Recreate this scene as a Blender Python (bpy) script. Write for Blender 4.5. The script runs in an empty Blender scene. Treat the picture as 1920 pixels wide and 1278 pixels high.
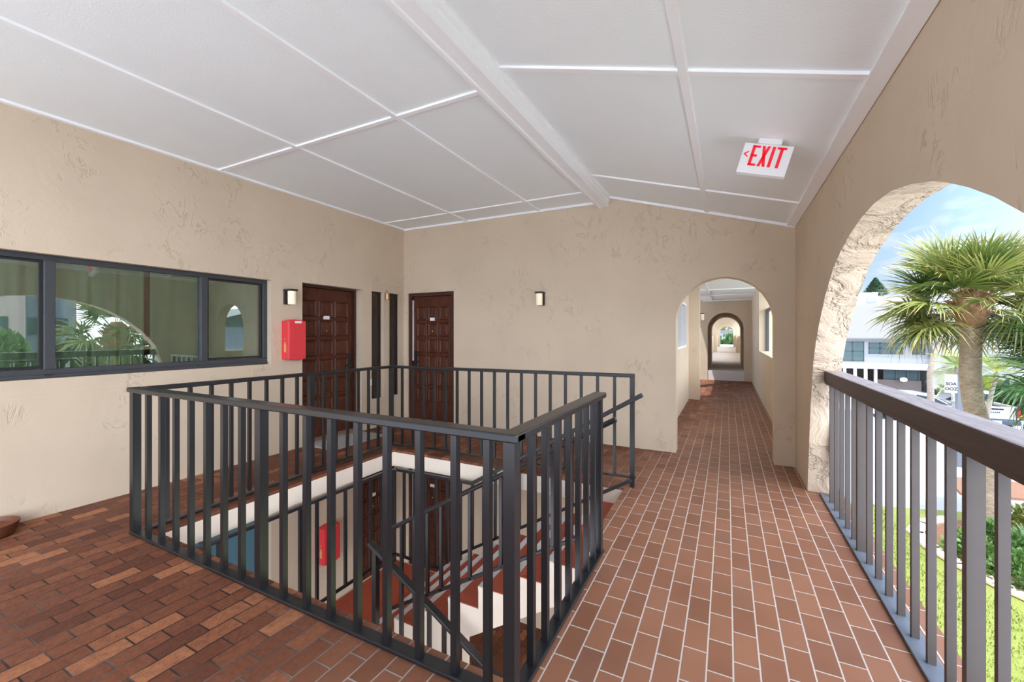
import bpy, bmesh, math, random
from mathutils import Vector, Matrix
rnd = random.Random(7)
PI = math.pi
SC = bpy.context.scene
COL = SC.collection

# ------------------------------------------------------------------ helpers
class MB:
    """collects geometry in world space, then links it as ONE mesh object"""
    def __init__(self):
        self.bm = bmesh.new()
        self.uv = None
    def box(self, x0, x1, y0, y1, z0, z1, M=None):
        vs = [Vector((x, y, z)) for x in (x0, x1) for y in (y0, y1) for z in (z0, z1)]
        if M is not None: vs = [M @ v for v in vs]
        v = [self.bm.verts.new(p) for p in vs]
        for f in ((0, 1, 3, 2), (4, 6, 7, 5), (0, 4, 5, 1), (2, 3, 7, 6), (0, 2, 6, 4), (1, 5, 7, 3)):
            self.bm.faces.new([v[i] for i in f])
        return self
    def hexa(self, p):
        """8 points ordered like box()"""
        v = [self.bm.verts.new(q) for q in p]
        for f in ((0, 1, 3, 2), (4, 6, 7, 5), (0, 4, 5, 1), (2, 3, 7, 6), (0, 2, 6, 4), (1, 5, 7, 3)):
            self.bm.faces.new([v[i] for i in f])
        return self
    def bar(self, a, b, w, h, up=(0, 0, 1)):
        """rectangular bar from a to b, w across, h along 'up'"""
        a, b = Vector(a), Vector(b)
        d = (b - a).normalized()
        s = d.cross(Vector(up)).normalized()
        u = s.cross(d)
        p = []
        for q in (a, b):
            for i in (-.5, .5):
                for j in (-.5, .5):
                    p.append(q + s * (w * i) + u * (h * j))
        return self.hexa(p)
    def tube(self, pts, r, n=10, cap=True):
        pts = [Vector(p) for p in pts]
        rs = r if isinstance(r, (list, tuple)) else [r] * len(pts)
        rings = []
        ref = None
        for i, p in enumerate(pts):
            d = (pts[min(i + 1, len(pts) - 1)] - pts[max(i - 1, 0)]).normalized()
            if ref is None:
                ref = Vector((0, 0, 1)) if abs(d.z) < .9 else Vector((1, 0, 0))
            s = d.cross(ref).normalized(); u = s.cross(d).normalized(); ref = u
            rings.append([self.bm.verts.new(p + (s * math.cos(2 * PI * k / n) + u * math.sin(2 * PI * k / n)) * rs[i]) for k in range(n)])
        for a, b in zip(rings, rings[1:]):
            for k in range(n):
                self.bm.faces.new((a[k], a[(k + 1) % n], b[(k + 1) % n], b[k]))
        if cap:
            self.bm.faces.new(list(reversed(rings[0]))); self.bm.faces.new(rings[-1])
        return self
    def lathe(self, prof, c, n=24, M=None):
        """profile [(r,z)] round a vertical axis at c"""
        rings = []
        for r, z in prof:
            ring = []
            for k in range(n):
                p = Vector((r * math.cos(2 * PI * k / n), r * math.sin(2 * PI * k / n), z))
                if M is not None: p = M @ p
                ring.append(self.bm.verts.new(p + Vector(c)))
            rings.append(ring)
        for a, b in zip(rings, rings[1:]):
            for k in range(n):
                self.bm.faces.new((a[k], a[(k + 1) % n], b[(k + 1) % n], b[k]))
        self.bm.faces.new(list(reversed(rings[0]))); self.bm.faces.new(rings[-1])
        return self
    def prism(self, outer, axis, a, b, holes=(), M=None):
        t = bmesh.new(); edges = []
        def P(q):
            if axis == 'X': return Vector((a, q[0], q[1]))
            if axis == 'Y': return Vector((q[0], a, q[1]))
            return Vector((q[0], q[1], a))
        for loop in [outer] + list(holes):
            vs = [t.verts.new(P(q)) for q in loop]
            for i in range(len(vs)): edges.append(t.edges.new((vs[i], vs[(i + 1) % len(vs)])))
        bmesh.ops.triangle_fill(t, use_beauty=True, use_dissolve=False, edges=edges)
        r = bmesh.ops.extrude_face_region(t, geom=list(t.faces))
        d = Vector((b - a, 0, 0)) if axis == 'X' else Vector((0, b - a, 0)) if axis == 'Y' else Vector((0, 0, b - a))
        bmesh.ops.translate(t, vec=d, verts=[g for g in r['geom'] if isinstance(g, bmesh.types.BMVert)])
        bmesh.ops.dissolve_limit(t, angle_limit=.001, verts=list(t.verts), edges=list(t.edges))
        bmesh.ops.recalc_face_normals(t, faces=list(t.faces))
        if M is not None: bmesh.ops.transform(t, matrix=M, verts=list(t.verts))
        me = bpy.data.meshes.new('tmp'); t.to_mesh(me); t.free()
        self.bm.from_mesh(me); bpy.data.meshes.remove(me)
        return self
    def poly(self, pts):
        self.bm.faces.new([self.bm.verts.new(p) for p in pts]); return self
    def mesh(self, name, mat, inv=None, smooth=False, normals=True):
        if normals: bmesh.ops.recalc_face_normals(self.bm, faces=list(self.bm.faces))
        if inv is not None: bmesh.ops.transform(self.bm, matrix=inv, verts=list(self.bm.verts))
        me = bpy.data.meshes.new(name)
        self.bm.to_mesh(me); self.bm.free()
        for m in (mat if isinstance(mat, (list, tuple)) else [mat]): me.materials.append(m)
        if smooth:
            me.polygons.foreach_set('use_smooth', [True] * len(me.polygons))
        return me
    def build(self, name, mat, parent=None, smooth=False, bevel=0, normals=True):
        inv = base_matrix(parent).inverted() if parent is not None else None
        me = self.mesh(name, mat, inv, smooth, normals)
        o = bpy.data.objects.new(name, me); COL.objects.link(o)
        if parent is not None: o.parent = parent
        if smooth:
            try:
                e = o.modifiers.new('wn', 'EDGE_SPLIT'); e.split_angle = .7
            except Exception: pass
        if bevel:
            m = o.modifiers.new('bevel', 'BEVEL'); m.width = bevel; m.segments = 2; m.limit_method = 'ANGLE'
        return o

def base_matrix(o):
    M = Matrix.LocRotScale(o.location, o.rotation_euler, o.scale)
    return base_matrix(o.parent) @ M if o.parent is not None else M

def tag(o, label=None, cat=None, group=None, kind=None):
    if label: o['label'] = label
    if cat: o['category'] = cat
    if group: o['group'] = group
    if kind: o['kind'] = kind
    return o
def thing(name, label, cat, loc=(0, 0, 0), rotz=0, group=None):
    o = bpy.data.objects.new(name, None); COL.objects.link(o)
    o.empty_display_size = .1
    o.location = loc; o.rotation_euler = (0, 0, rotz)
    return tag(o, label, cat, group)
def struct(name, mb, mat, parent=None, **k):
    o = mb.build(name, mat, parent, **k)
    if parent is None: o['kind'] = 'structure'
    return o
def copy_part(me_obj, parent, loc, rot=None, scale=None, name=None):
    """another part that shares the mesh, placed in the parent's own space"""
    o = me_obj.copy(); COL.objects.link(o); o.parent = parent; o.location = loc
    if rot is not None: o.rotation_euler = rot
    if scale is not None: o.scale = scale
    if name: o.name = name
    return o

# ------------------------------------------------------------------ materials
def srgb(r, g, b):
    f = lambda c: (c / 255 / 12.92) if c / 255 <= .04045 else ((c / 255 + .055) / 1.055) ** 2.4
    return (f(r), f(g), f(b), 1)
class NT:
    def __init__(self, name):
        self.m = bpy.data.materials.new(name); self.m.use_nodes = True
        self.t = self.m.node_tree; self.n = self.t.nodes; self.l = self.t.links
        self.b = self.n['Principled BSDF']
        self.out = self.n['Material Output']
    def node(self, k, **p):
        x = self.n.new(k)
        for a, v in p.items():
            if hasattr(x, a): setattr(x, a, v)
        return x
    def link(self, a, b): self.l.new(a, b)
    def coord(self, which='Object', scale=None, rot=None):
        tc = self.node('ShaderNodeTexCoord')
        if scale is None and rot is None: return tc.outputs[which]
        mp = self.node('ShaderNodeMapping')
        if scale is not None: mp.inputs['Scale'].default_value = scale
        if rot is not None: mp.inputs['Rotation'].default_value = rot
        self.link(tc.outputs[which], mp.inputs['Vector'])
        return mp.outputs['Vector']
    def noise(self, vec, scale, detail=3, rough=.5, dist=0):
        x = self.node('ShaderNodeTexNoise')
        x.inputs['Scale'].default_value = scale; x.inputs['Detail'].default_value = detail
        x.inputs['Roughness'].default_value = rough; x.inputs['Distortion'].default_value = dist
        if vec is not None: self.link(vec, x.inputs['Vector'])
        return x.outputs['Fac']
    def ramp(self, fac, stops, interp='LINEAR'):
        r = self.node('ShaderNodeValToRGB'); r.color_ramp.interpolation = interp
        e = r.color_ramp.elements
        while len(e) < len(stops): e.new(.5)
        for i, (p, c) in enumerate(stops):
            e[i].position = p; e[i].color = c if len(c) == 4 else (*c, 1)
        self.link(fac, r.inputs['Fac'])
        return r.outputs['Color']
    def mix(self, fac, a, b, kind='MIX'):
        x = self.node('ShaderNodeMix'); x.data_type = 'RGBA'; x.blend_type = kind
        for s, v in ((x.inputs[0], fac), (x.inputs[6], a), (x.inputs[7], b)):
            if isinstance(v, (int, float)): s.default_value = v
            elif isinstance(v, tuple): s.default_value = v
            else: self.link(v, s)
        return x.outputs[2]
    def math(self, op, a, b=None, clamp=False):
        x = self.node('ShaderNodeMath'); x.operation = op; x.use_clamp = clamp
        for s, v in zip(x.inputs, (a, b)):
            if v is None: continue
            if isinstance(v, (int, float)): s.default_value = v
            else: self.link(v, s)
        return x.outputs[0]
    def bump(self, h, strength=.3, dist=.01, normal=None):
        x = self.node('ShaderNodeBump'); x.inputs['Strength'].default_value = strength
        x.inputs['Distance'].default_value = dist; self.link(h, x.inputs['Height'])
        if normal is not None: self.link(normal, x.inputs['Normal'])
        self.link(x.outputs['Normal'], self.b.inputs['Normal'])
        return x.outputs['Normal']
    def set(self, **k):
        for a, v in k.items():
            s = self.b.inputs[a.replace('_', ' ')]
            if hasattr(v, 'links') or hasattr(v, 'is_linked'): self.link(v, s)
            else: s.default_value = v
        return self

def plain(name, c, rough=.5, metal=0, noise=.08, nscale=20, bump=0, bscale=60, spec=.5):
    t = NT(name); v = t.coord()
    n = t.noise(v, nscale, 4, .6)
    d = tuple(x * (1 - noise) for x in c[:3]) + (1,); h = tuple(min(1, x * (1 + noise)) for x in c[:3]) + (1,)
    t.link(t.ramp(n, [(.3, d), (.7, h)]), t.b.inputs['Base Color'])
    t.set(Roughness=rough, Metallic=metal, Specular_IOR_Level=spec)
    if bump: t.bump(t.noise(v, bscale, 3), bump, .004)
    return t.m

def stucco(name, c, marks=.5):
    t = NT(name); v = t.coord()
    big = t.noise(v, 1.3, 3, .6)
    base = t.ramp(big, [(.3, tuple(x * .95 for x in c[:3])), (.7, tuple(min(1, x * 1.04) for x in c[:3]))])
    vv = t.coord('Object', (1, 1, .62))
    # skip-trowel ridges: short curved marks that come in patches
    n1 = t.noise(vv, 5.5, 4, .55, 1.6)
    ridge = t.math('SUBTRACT', 1.0, t.math('MULTIPLY', t.math('ABSOLUTE', t.math('SUBTRACT', n1, .5)), 26.0), True)
    patch = t.ramp(t.noise(v, 1.9, 2, .5), [(.5, (0, 0, 0)), (.62, (1, 1, 1))])
    fine = t.ramp(t.noise(v, 9, 3, .6), [(.47, (0, 0, 0)), (.56, (1, 1, 1))])
    mk = t.math('MULTIPLY', t.math('MULTIPLY', ridge, patch), fine)
    col = t.mix(t.math('MULTIPLY', mk, .26 * marks), base, tuple(x * .45 for x in c[:3]) + (1,))
    t.link(col, t.b.inputs['Base Color'])
    h = t.math('ADD', t.math('MULTIPLY', t.noise(v, 14, 5, .6), .35), t.math('MULTIPLY', mk, -.8 * marks))
    h = t.math('ADD', h, t.math('MULTIPLY', t.noise(v, 2.6, 3, .5, .6), 1.0))
    t.bump(h, .42, .012)
    t.set(Roughness=.9, Specular_IOR_Level=.2)
    return t.m

def stucco_rough(name, c):
    """the thick trowelled coat inside the arch"""
    t = NT(name); v = t.coord('Object', (1, 1, 1))
    n1 = t.noise(v, 3.0, 6, .62, .7)
    ridge = t.math('SUBTRACT', 1.0, t.math('MULTIPLY', t.math('ABSOLUTE', t.math('SUBTRACT', n1, .5)), 18.0), True)
    col = t.mix(t.math('MULTIPLY', ridge, .05), t.ramp(t.noise(v, 2, 3), [(.3, tuple(x * .96 for x in c[:3])), (.7, c[:3])]), tuple(x * .5 for x in c[:3]) + (1,))
    t.link(col, t.b.inputs['Base Color'])
    t.bump(t.math('ADD', n1, t.math('MULTIPLY', ridge, -.25)), .9, .06)
    t.set(Roughness=.9, Specular_IOR_Level=.2)
    return t.m

def tiles(name):
    t = NT(name)
    tc = t.node('ShaderNodeTexCoord'); sp = t.node('ShaderNodeSeparateXYZ'); t.link(tc.outputs['Object'], sp.inputs[0])
    wob = t.noise(tc.outputs['Object'], 3.0, 2)
    left = t.node('ShaderNodeMapRange'); left.interpolation_type = 'SMOOTHSTEP'
    edge = t.math('ADD', t.math('ADD', sp.outputs['X'], t.math('MULTIPLY', sp.outputs['Y'], -.18)), t.math('MULTIPLY', t.math('SUBTRACT', wob, .5), .8))
    t.link(edge, left.inputs[0])
    left.inputs[1].default_value = -2.35; left.inputs[2].default_value = -1.05; left.inputs[3].default_value = 1; left.inputs[4].default_value = 0
    L = left.outputs[0]
    cb = t.node('ShaderNodeCombineXYZ')
    jit = t.math('MULTIPLY', t.math('MULTIPLY', t.math('SUBTRACT', t.noise(tc.outputs['Object'], 7, 2), .5), .022), L)
    t.link(sp.outputs['Y'], cb.inputs[0]); t.link(t.math('ADD', t.math('ADD', sp.outputs['X'], .0797), jit), cb.inputs[1])
    br = t.node('ShaderNodeTexBrick'); br.offset = .5
    br.inputs['Color1'].default_value = (0, 0, 0, 1); br.inputs['Color2'].default_value = (1, 1, 1, 1); br.inputs['Mortar'].default_value = (.5, .5, .5, 1)
    br.inputs['Scale'].default_value = 1; br.inputs['Mortar Size'].default_value = .0042; br.inputs['Mortar Smooth'].default_value = .25
    br.inputs['Brick Width'].default_value = .2105; br.inputs['Row Height'].default_value = .1035
    t.link(cb.outputs[0], br.inputs['Vector'])
    r = br.outputs['Color']; mort = br.outputs['Fac']
    n = t.noise(tc.outputs['Object'], 26, 5, .65)
    n2 = t.noise(tc.outputs['Object'], 2.2, 3)
    smooth = t.ramp(r, [(0, srgb(122, 79, 58)), (.45, srgb(138, 92, 68)), (.8, srgb(148, 102, 77)), (1, srgb(118, 79, 63))])
    smooth = t.mix(.35, smooth, t.ramp(n2, [(.3, srgb(116, 77, 58)), (.7, srgb(152, 106, 81))]))
    rough = t.ramp(r, [(0, srgb(98, 54, 36)), (.35, srgb(130, 77, 52)), (.62, srgb(112, 65, 45)), (.86, srgb(146, 90, 60)), (1, srgb(176, 115, 78))])
    rough = t.mix(t.ramp(n, [(.35, (0, 0, 0)), (.75, (.6, .6, .6))]), rough, srgb(70, 41, 31))
    col = t.mix(L, smooth, rough)
    gm = t.mix(L, srgb(190, 178, 168), t.mix(t.ramp(n2, [(.48, (0, 0, 0)), (.7, (1, 1, 1))]), srgb(50, 34, 28), srgb(112, 100, 96)))
    t.link(t.mix(mort, col, gm), t.b.inputs['Base Color'])
    h = t.math('ADD', t.math('MULTIPLY', mort, -1.0), t.math('MULTIPLY', t.math('MULTIPLY', n, L), 1.0))
    h = t.math('ADD', h, t.math('MULTIPLY', t.math('MULTIPLY', r, L), .5))
    t.bump(h, .7, .008)
    t.link(t.math('ADD', t.math('MULTIPLY', L, .2), .48), t.b.inputs['Roughness'])
    t.set(Specular_IOR_Level=.35)
    return t.m

def wood_door(name):
    t = NT(name); v = t.coord('Object', (9, 9, .8))
    n = t.noise(v, 6, 5, .65, .7)
    t.link(t.ramp(n, [(.25, srgb(52, 25, 16)), (.5, srgb(82, 43, 28)), (.78, srgb(108, 62, 41))]), t.b.inputs['Base Color'])
    t.bump(n, .15, .003); t.set(Roughness=.48, Specular_IOR_Level=.3)
    return t.m
def glass(name, tint, boost=1.8, base=.03):
    t = NT(name)
    fr = t.node('ShaderNodeFresnel'); fr.inputs['IOR'].default_value = 1.5
    f = t.math('ADD', t.math('MULTIPLY', fr.outputs[0], boost), base, True)
    tr = t.node('ShaderNodeBsdfTransparent'); tr.inputs['Color'].default_value = tint
    gl = t.node('ShaderNodeBsdfGlossy'); gl.inputs['Roughness'].default_value = 0; gl.inputs['Color'].default_value = (1, 1, 1, 1)
    mx = t.node('ShaderNodeMixShader')
    t.link(f, mx.inputs[0]); t.link(tr.outputs[0], mx.inputs[1]); t.link(gl.outputs[0], mx.inputs[2])
    t.link(mx.outputs[0], t.out.inputs['Surface'])
    return t.m
def leaf(name, stops, tipcol, var=.25, trans=.25):
    """stops by random per object and noise; tip colour by uv.x"""
    t = NT(name)
    oi = t.node('ShaderNodeObjectInfo')
    v = t.coord('Object')
    n = t.math('ADD', t.math('MULTIPLY', oi.outputs['Random'], .6), t.math('MULTIPLY', t.noise(v, 5, 2), .4))
    c = t.ramp(n, stops)
    uv = t.node('ShaderNodeUVMap'); s = t.node('ShaderNodeSeparateXYZ'); t.link(uv.outputs[0], s.inputs[0])
    tip = t.ramp(s.outputs['X'], [(.72, (0, 0, 0)), (1, (1, 1, 1))])
    c = t.mix(tip, c, tipcol)
    t.link(c, t.b.inputs['Base Color']); t.set(Roughness=.38, Specular_IOR_Level=.5)
    tl = t.node('ShaderNodeBsdfTranslucent'); t.link(c, tl.inputs['Color'])
    mx = t.node('ShaderNodeMixShader'); mx.inputs[0].default_value = trans
    t.link(t.b.outputs[0], mx.inputs[1]); t.link(tl.outputs[0], mx.inputs[2]); t.link(mx.outputs[0], t.out.inputs['Surface'])
    return t.m
def emis(name, c, s):
    t = NT(name); t.set(Base_Color=c, Emission_Color=c, Emission_Strength=s, Roughness=.3); return t.m

TAN = srgb(208, 190, 166)
M = {}
M['tan'] = stucco('tan_stucco', TAN, 1.0)
M['tan_rough'] = stucco_rough('tan_trowelled_stucco', srgb(212, 192, 168))
M['tan_out'] = stucco('tan_outer_stucco', srgb(205, 186, 163), .6)
M['tile'] = tiles('clay_tile')
M['ceil'] = plain('white_ceiling', srgb(242, 248, 248), .75, noise=.01, nscale=3, bump=.25, bscale=90)
M['trim'] = plain('white_trim', srgb(247, 249, 249), .55, noise=.005)
M['cream'] = plain('cream_paint', srgb(232, 218, 200), .7, noise=.03, nscale=6)
M['red'] = plain('red_floor_paint', srgb(172, 80, 56), .5, noise=.1, nscale=14, bump=.2, bscale=40)
M['nosing'] = plain('grey_nosing', srgb(205, 200, 196), .6)
M['black'] = plain('black_enamel', srgb(28, 29, 32), .3, noise=.05, spec=.6)
M['slate'] = plain('slate_frame', srgb(62, 65, 68), .45, noise=.04)
M['taupe'] = plain('taupe_baluster', srgb(72, 63, 58), .5, noise=.05)
def cap_wood():
    t = NT('rail_cap'); v = t.coord('Object', (9, 1.1, 9)); v2 = t.coord()
    n = t.noise(v, 5, 4, .65, .5)
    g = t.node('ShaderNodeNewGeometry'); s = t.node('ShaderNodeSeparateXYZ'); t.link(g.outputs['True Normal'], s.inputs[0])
    up = t.ramp(s.outputs['Z'], [(.5, (0, 0, 0)), (.8, (1, 1, 1))])  # upward faces get the paler grey tone, the sides the darker brown
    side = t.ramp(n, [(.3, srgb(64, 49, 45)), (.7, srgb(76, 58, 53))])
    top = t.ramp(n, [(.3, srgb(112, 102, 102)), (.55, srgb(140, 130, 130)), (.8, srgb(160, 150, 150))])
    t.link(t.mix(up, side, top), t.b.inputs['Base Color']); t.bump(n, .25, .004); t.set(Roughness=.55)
    return t.m
M['cap'] = cap_wood()
M['plate'] = plain('blue_grey_plate', srgb(96, 102, 112), .35, noise=.1)
M['door'] = wood_door('carved_dark_wood')
M['doorframe'] = plain('dark_door_frame', srgb(66, 34, 24), .5, noise=.2, nscale=8)
M['glass'] = glass('window_glass', (.94, 1, .95, 1), 2.2, .06)
M['dglass'] = glass('dark_window_glass', (.5, .44, .36, 1), 2.6, .08)
M['brownglass'] = plain('brown_glass', srgb(74, 60, 44), .12, noise=.1, nscale=1, spec=.9)
M['teal'] = plain('teal_pane', srgb(84, 122, 138), .3, noise=.06, nscale=2)
M['curtain'] = plain('sage_curtain', srgb(206, 232, 206), .85, noise=.06, nscale=5)
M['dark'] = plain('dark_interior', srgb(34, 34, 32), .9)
M['red_box'] = plain('red_plastic', srgb(224, 58, 66), .3, noise=.03)
M['white'] = plain('white_plastic', srgb(238, 238, 238), .4, noise=.01)
M['gold'] = plain('gold_emblem', srgb(214, 170, 110), .5)
M['red_sign'] = emis('red_exit_letter', srgb(226, 30, 48), .18)
M['bronze'] = plain('dark_bronze', srgb(40, 32, 28), .45)
M['frost'] = emis('frosted_lamp_glass', srgb(236, 226, 198), .22)
M['brass'] = plain('brass', srgb(190, 160, 110), .35, metal=.7)
M['mat'] = plain('woven_grey_mat', srgb(168, 166, 164), .95, noise=.35, nscale=70, bump=.8, bscale=120)
M['terra'] = plain('dark_terracotta', srgb(104, 58, 36), .6, noise=.12)
M['threshold'] = plain('concrete_sill', srgb(150, 126, 104), .8, noise=.1)
M['concrete'] = plain('pale_concrete', srgb(214, 208, 204), .85, noise=.05, nscale=3)

# ------------------------------------------------------------------ dimensions
XL, YB, XR, XO = -4.845, 5.474, .66, .86        # left wall, back wall, arch wall inner and outer face
Y0 = -1.6                                      # open end of the walkway behind the viewer
ZF2 = -2.72                                     # storey below
ZG = -3.3                                       # garden level
WX0, WX1, WY0, WY1 = -3.72, -.80, 1.56, 4.02    # stairwell
YS = 2.78                                       # between the two flights
RISE, RUN = .17, .285
XN = -.86                                       # top nosing

# ------------------------------------------------------------------ floors and slabs
well = [(WX0, WY0), (WX1, WY0), (WX1, YS), (XN, YS), (XN, WY1), (WX0, WY1)]
def rect(x0, x1, y0, y1): return [(x0, y0), (x1, y0), (x1, y1), (x0, y1)]
struct('floor', MB().prism(rect(XL - .3, .93, Y0, 14.62), 'Z', -.03, 0, [well]), M['tile'])
struct('ceiling_lower', MB().prism(rect(XL - .3, .93, Y0, 14.62), 'Z', -.2, -.03, [well]), M['cream'])
struct('floor_lower', MB().box(XL - .3, .93, Y0, YB + .2, ZF2 - .18, ZF2), M['tile'])

# ------------------------------------------------------------------ walls
def arch_pts(cx, spring, r, top, n=24):
    return [(cx + r * math.cos(PI * k / n), spring + (top - spring) * math.sin(PI * k / n)) for k in range(n + 1)]
def arch_hole(cx, r, z0, spring, top, n=24, jit=0):
    p = [(cx + r, z0)] + arch_pts(cx, spring, r, top, n) + [(cx - r, z0)]
    if jit: p = [(a + rnd.uniform(-jit, jit), b + rnd.uniform(-jit, jit)) if 0 < i < len(p) - 1 else (a, b) for i, (a, b) in enumerate(p)]
    return p
# left wall, two storeys, openings (y,z)
W1 = [(.62, 1.09), (3.16, 1.09), (3.16, 2.09), (.62, 2.09)]
D1 = [(3.575, .002), (4.565, .002), (4.565, 2.108), (3.575, 2.108)]
S1 = [(4.755, .45), (4.955, .45), (4.955, 2.10), (4.755, 2.10)]
S2 = [(5.135, .45), (5.335, .45), (5.335, 2.10), (5.135, 2.10)]
W1b = [(y, z + ZF2) for y, z in W1]
D1b = [(4.42, ZF2 + .002), (5.27, ZF2 + .002), (5.27, ZF2 + 2.1), (4.42, ZF2 + 2.1)]
mb = MB().prism([(Y0, ZF2), (YB + .2, ZF2), (YB + .2, 3.3), (Y0, 3.3)], 'X', XL - .25, XL, [W1, D1, S1, S2, W1b, D1b])
mb.box(XL - .01, XL + .006, Y0, 3.30, .0, .972)
struct('wall_left', mb, M['tan'])
# back wall: door and corridor arch, upper storey; plain door opening below
CX, CR = -.047, .51
A1 = arch_hole(CX, CR, -.025, 1.60, 2.112, 28, .003)
D2 = [(-4.755, .002), (-3.83, .002), (-3.83, 2.122), (-4.755, 2.122)]
D2b = [(x, z + ZF2) for x, z in D2]
A1b = [(x, z + ZF2) for x, z in A1]
struct('wall_back', MB().prism([(XL - .25, ZF2), (XO, ZF2), (XO, 4.6), (XL - .25, 4.6)], 'Y', YB, YB + .19, [A1, D2, A1b, D2b]), M['tan'])  # unseen upper part raised to keep sun off the corridor floor
# arch wall on the garden side
prof = [(4.70, -.02), (4.63, .4), (4.54, .8), (4.41, 1.2), (4.29, 1.38), (4.15, 1.53), (3.91, 1.74), (3.648, 1.905), (3.42, 1.99), (3.20, 2.05), (2.95, 2.092),
        (2.72, 2.108), (2.48, 2.096), (2.25, 2.055), (2.04, 2.0), (1.92, 1.955), (1.79, 1.90), (1.65, 1.83), (1.50, 1.74), (1.32, 1.56), (1.12, 1.28), (1.0, 1.0), (.86, .6), (.74, -.02)]
def arch_wall(z0, zt, name):
    p = [(y, z + z0) for y, z in prof]
    b = MB().prism([(Y0, z0 - .03), (YB + .03, z0 - .03), (YB + .03, zt), (Y0, zt)], 'X', XR, XO, [p])
    o = struct(name, b, [M['tan'], M['tan_rough'], M['tan_out']])
    me = o.data
    for f in me.polygons:
        c, n = f.center, f.normal
        if abs(n.x) < .5 and Y0 + .05 < c.y < YB - .02 and z0 < c.z < zt - .05: f.material_index = 1
        elif n.x > .5: f.material_index = 2
    return o
arch_wall(0, 2.66, 'wall_right')
arch_wall(ZF2, -.2, 'wall_right_lower')

# ------------------------------------------------------------------ ceiling, beam, battens
zr = lambda x: 3.245 - .3045 * (x + 1.375)       # slope of the right half
struct('ceiling', MB().prism([(XL - .2, 3.2), (-1.45, 3.19), (-1.40, 3.245), (-1.375, 3.245), (XO, zr(XO)), (XO, zr(XO) + .5), (XL - .2, 3.7)], 'Y', Y0, YB + .02), M['ceil'])
bm_ = [(-1.515, 3.21), (-1.515, 3.098), (-1.487, 3.098), (-1.482, 3.112), (-1.412, 3.112), (-1.408, 3.104), (-1.382, 3.104), (-1.382, 3.18), (-1.37, 3.184), (-1.37, 3.225), (-1.35, 3.228), (-1.35, 3.26), (-1.45, 3.26)]
struct('trim_1', MB().prism(bm_, 'Y', Y0, YB - .001), M['trim'])
k = 2
def batten_y(x, slope, w=.045, h=.018, y0=Y0, y1=YB - .001):
    global k
    z = zr(x) if slope else 3.2 - .0029 * (x - XL)
    ang = math.atan(.3045) if slope else 0
    Mx = Matrix.Translation((x, 0, z)) @ Matrix.Rotation(ang, 4, 'Y')
    struct('trim_%d' % k, MB().box(-w / 2, w / 2, y0, y1, -h, .01, Mx), M['trim'], bevel=.003); k += 1
for x in (-3.575, -2.362): batten_y(x, False)
batten_y(XL + .02, False, .05, .022)
batten_y(-.212, True, .05); batten_y(.622, True, .085, .022)
def batten_x(y, x0, x1, slope, w=.045, h=.016):
    global k
    if slope:
        a = Vector((x0, y, zr(x0) - h / 2 + .004)); b = Vector((x1, y, zr(x1) - h / 2 + .004))
    else:
        a = Vector((x0, y, 3.2 - h / 2 + .004)); b = Vector((x1, y, 3.19 - h / 2 + .004))
    struct('trim_%d' % k, MB().bar(a, b, w, h + .008), M['trim'], bevel=.003); k += 1
for y in (.14, 2.58, 5.0): batten_x(y, XL + .005, -1.515, False)
for y in ( .29, 2.48, 4.62): batten_x(y, -1.36, XR - .005, True)
batten_x(YB - .016, XL + .005, -1.515, False, .03, .03); batten_x(YB - .016, -1.36, XR - .005, True, .03, .03)

# ------------------------------------------------------------------ long window with curtains
def make_window(dz, name, blind):
    xf = XL - .072
    w = MB()
    y0, y1, z0, z1 = .62, 3.16, 1.09 + dz, 2.09 + dz
    w.box(xf - .07, xf, y0 + .001, y1 - .001, z0 + .001, z0 + .075); w.box(xf - .07, xf, y0 + .001, y1 - .001, z1 - .045, z1 - .001)
    w.box(xf - .07, xf, y0 + .001, y0 + .05, z0 + .06, z1 - .04); w.box(xf - .07, xf, y1 - .052, y1 - .001, z0 + .06, z1 - .04)
    fr = struct(name, w, M['slate'], bevel=.004)
    for i, (a, b) in enumerate(((1.302, 1.368), (2.444, 2.508))):
        w = MB().box(xf - .06, xf + .012 - .006 * i, a, b, z0 + .07, z1 - .04); w.build('mullion', M['slate'], fr, bevel=.004)
    # sliding sash rails and the dark track line
    for a, b in ((.672, 1.30), (2.51, 3.106)):
        s = MB()
        for q in ((a, b, z0 + .08, z0 + .10), (a, b, z1 - .065, z1 - .047), (a, a + .018, z0 + .1, z1 - .065), (b - .018, b, z0 + .1, z1 - .065)):
            s.box(xf - .045, xf - .02, *q)
        s.build('sash', M['black'], fr)
    for a, b in ((.66, 1.31), (1.36, 2.45), (2.5, 3.12)):
        MB().box(xf - .042, xf - .036, a, b, z0 + .07, z1 - .04).build('pane', blind or M['glass'], fr)
    sl = MB().box(xf, xf + .02, y0 + .01, y1 - .01, z0 + .002, z0 + .03); sl.build('sill_track', M['slate'], fr, bevel=.003)
    MB().box(xf + .012, xf + .028, 1.30, 1.345, z0 + .02, z0 + .034).build('weep_cover', M['black'], fr)
    return fr
make_window(0, 'window_1', None)
make_window(ZF2, 'window_2', M['teal'])  # panes an opaque teal colour in place of clear glass
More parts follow.
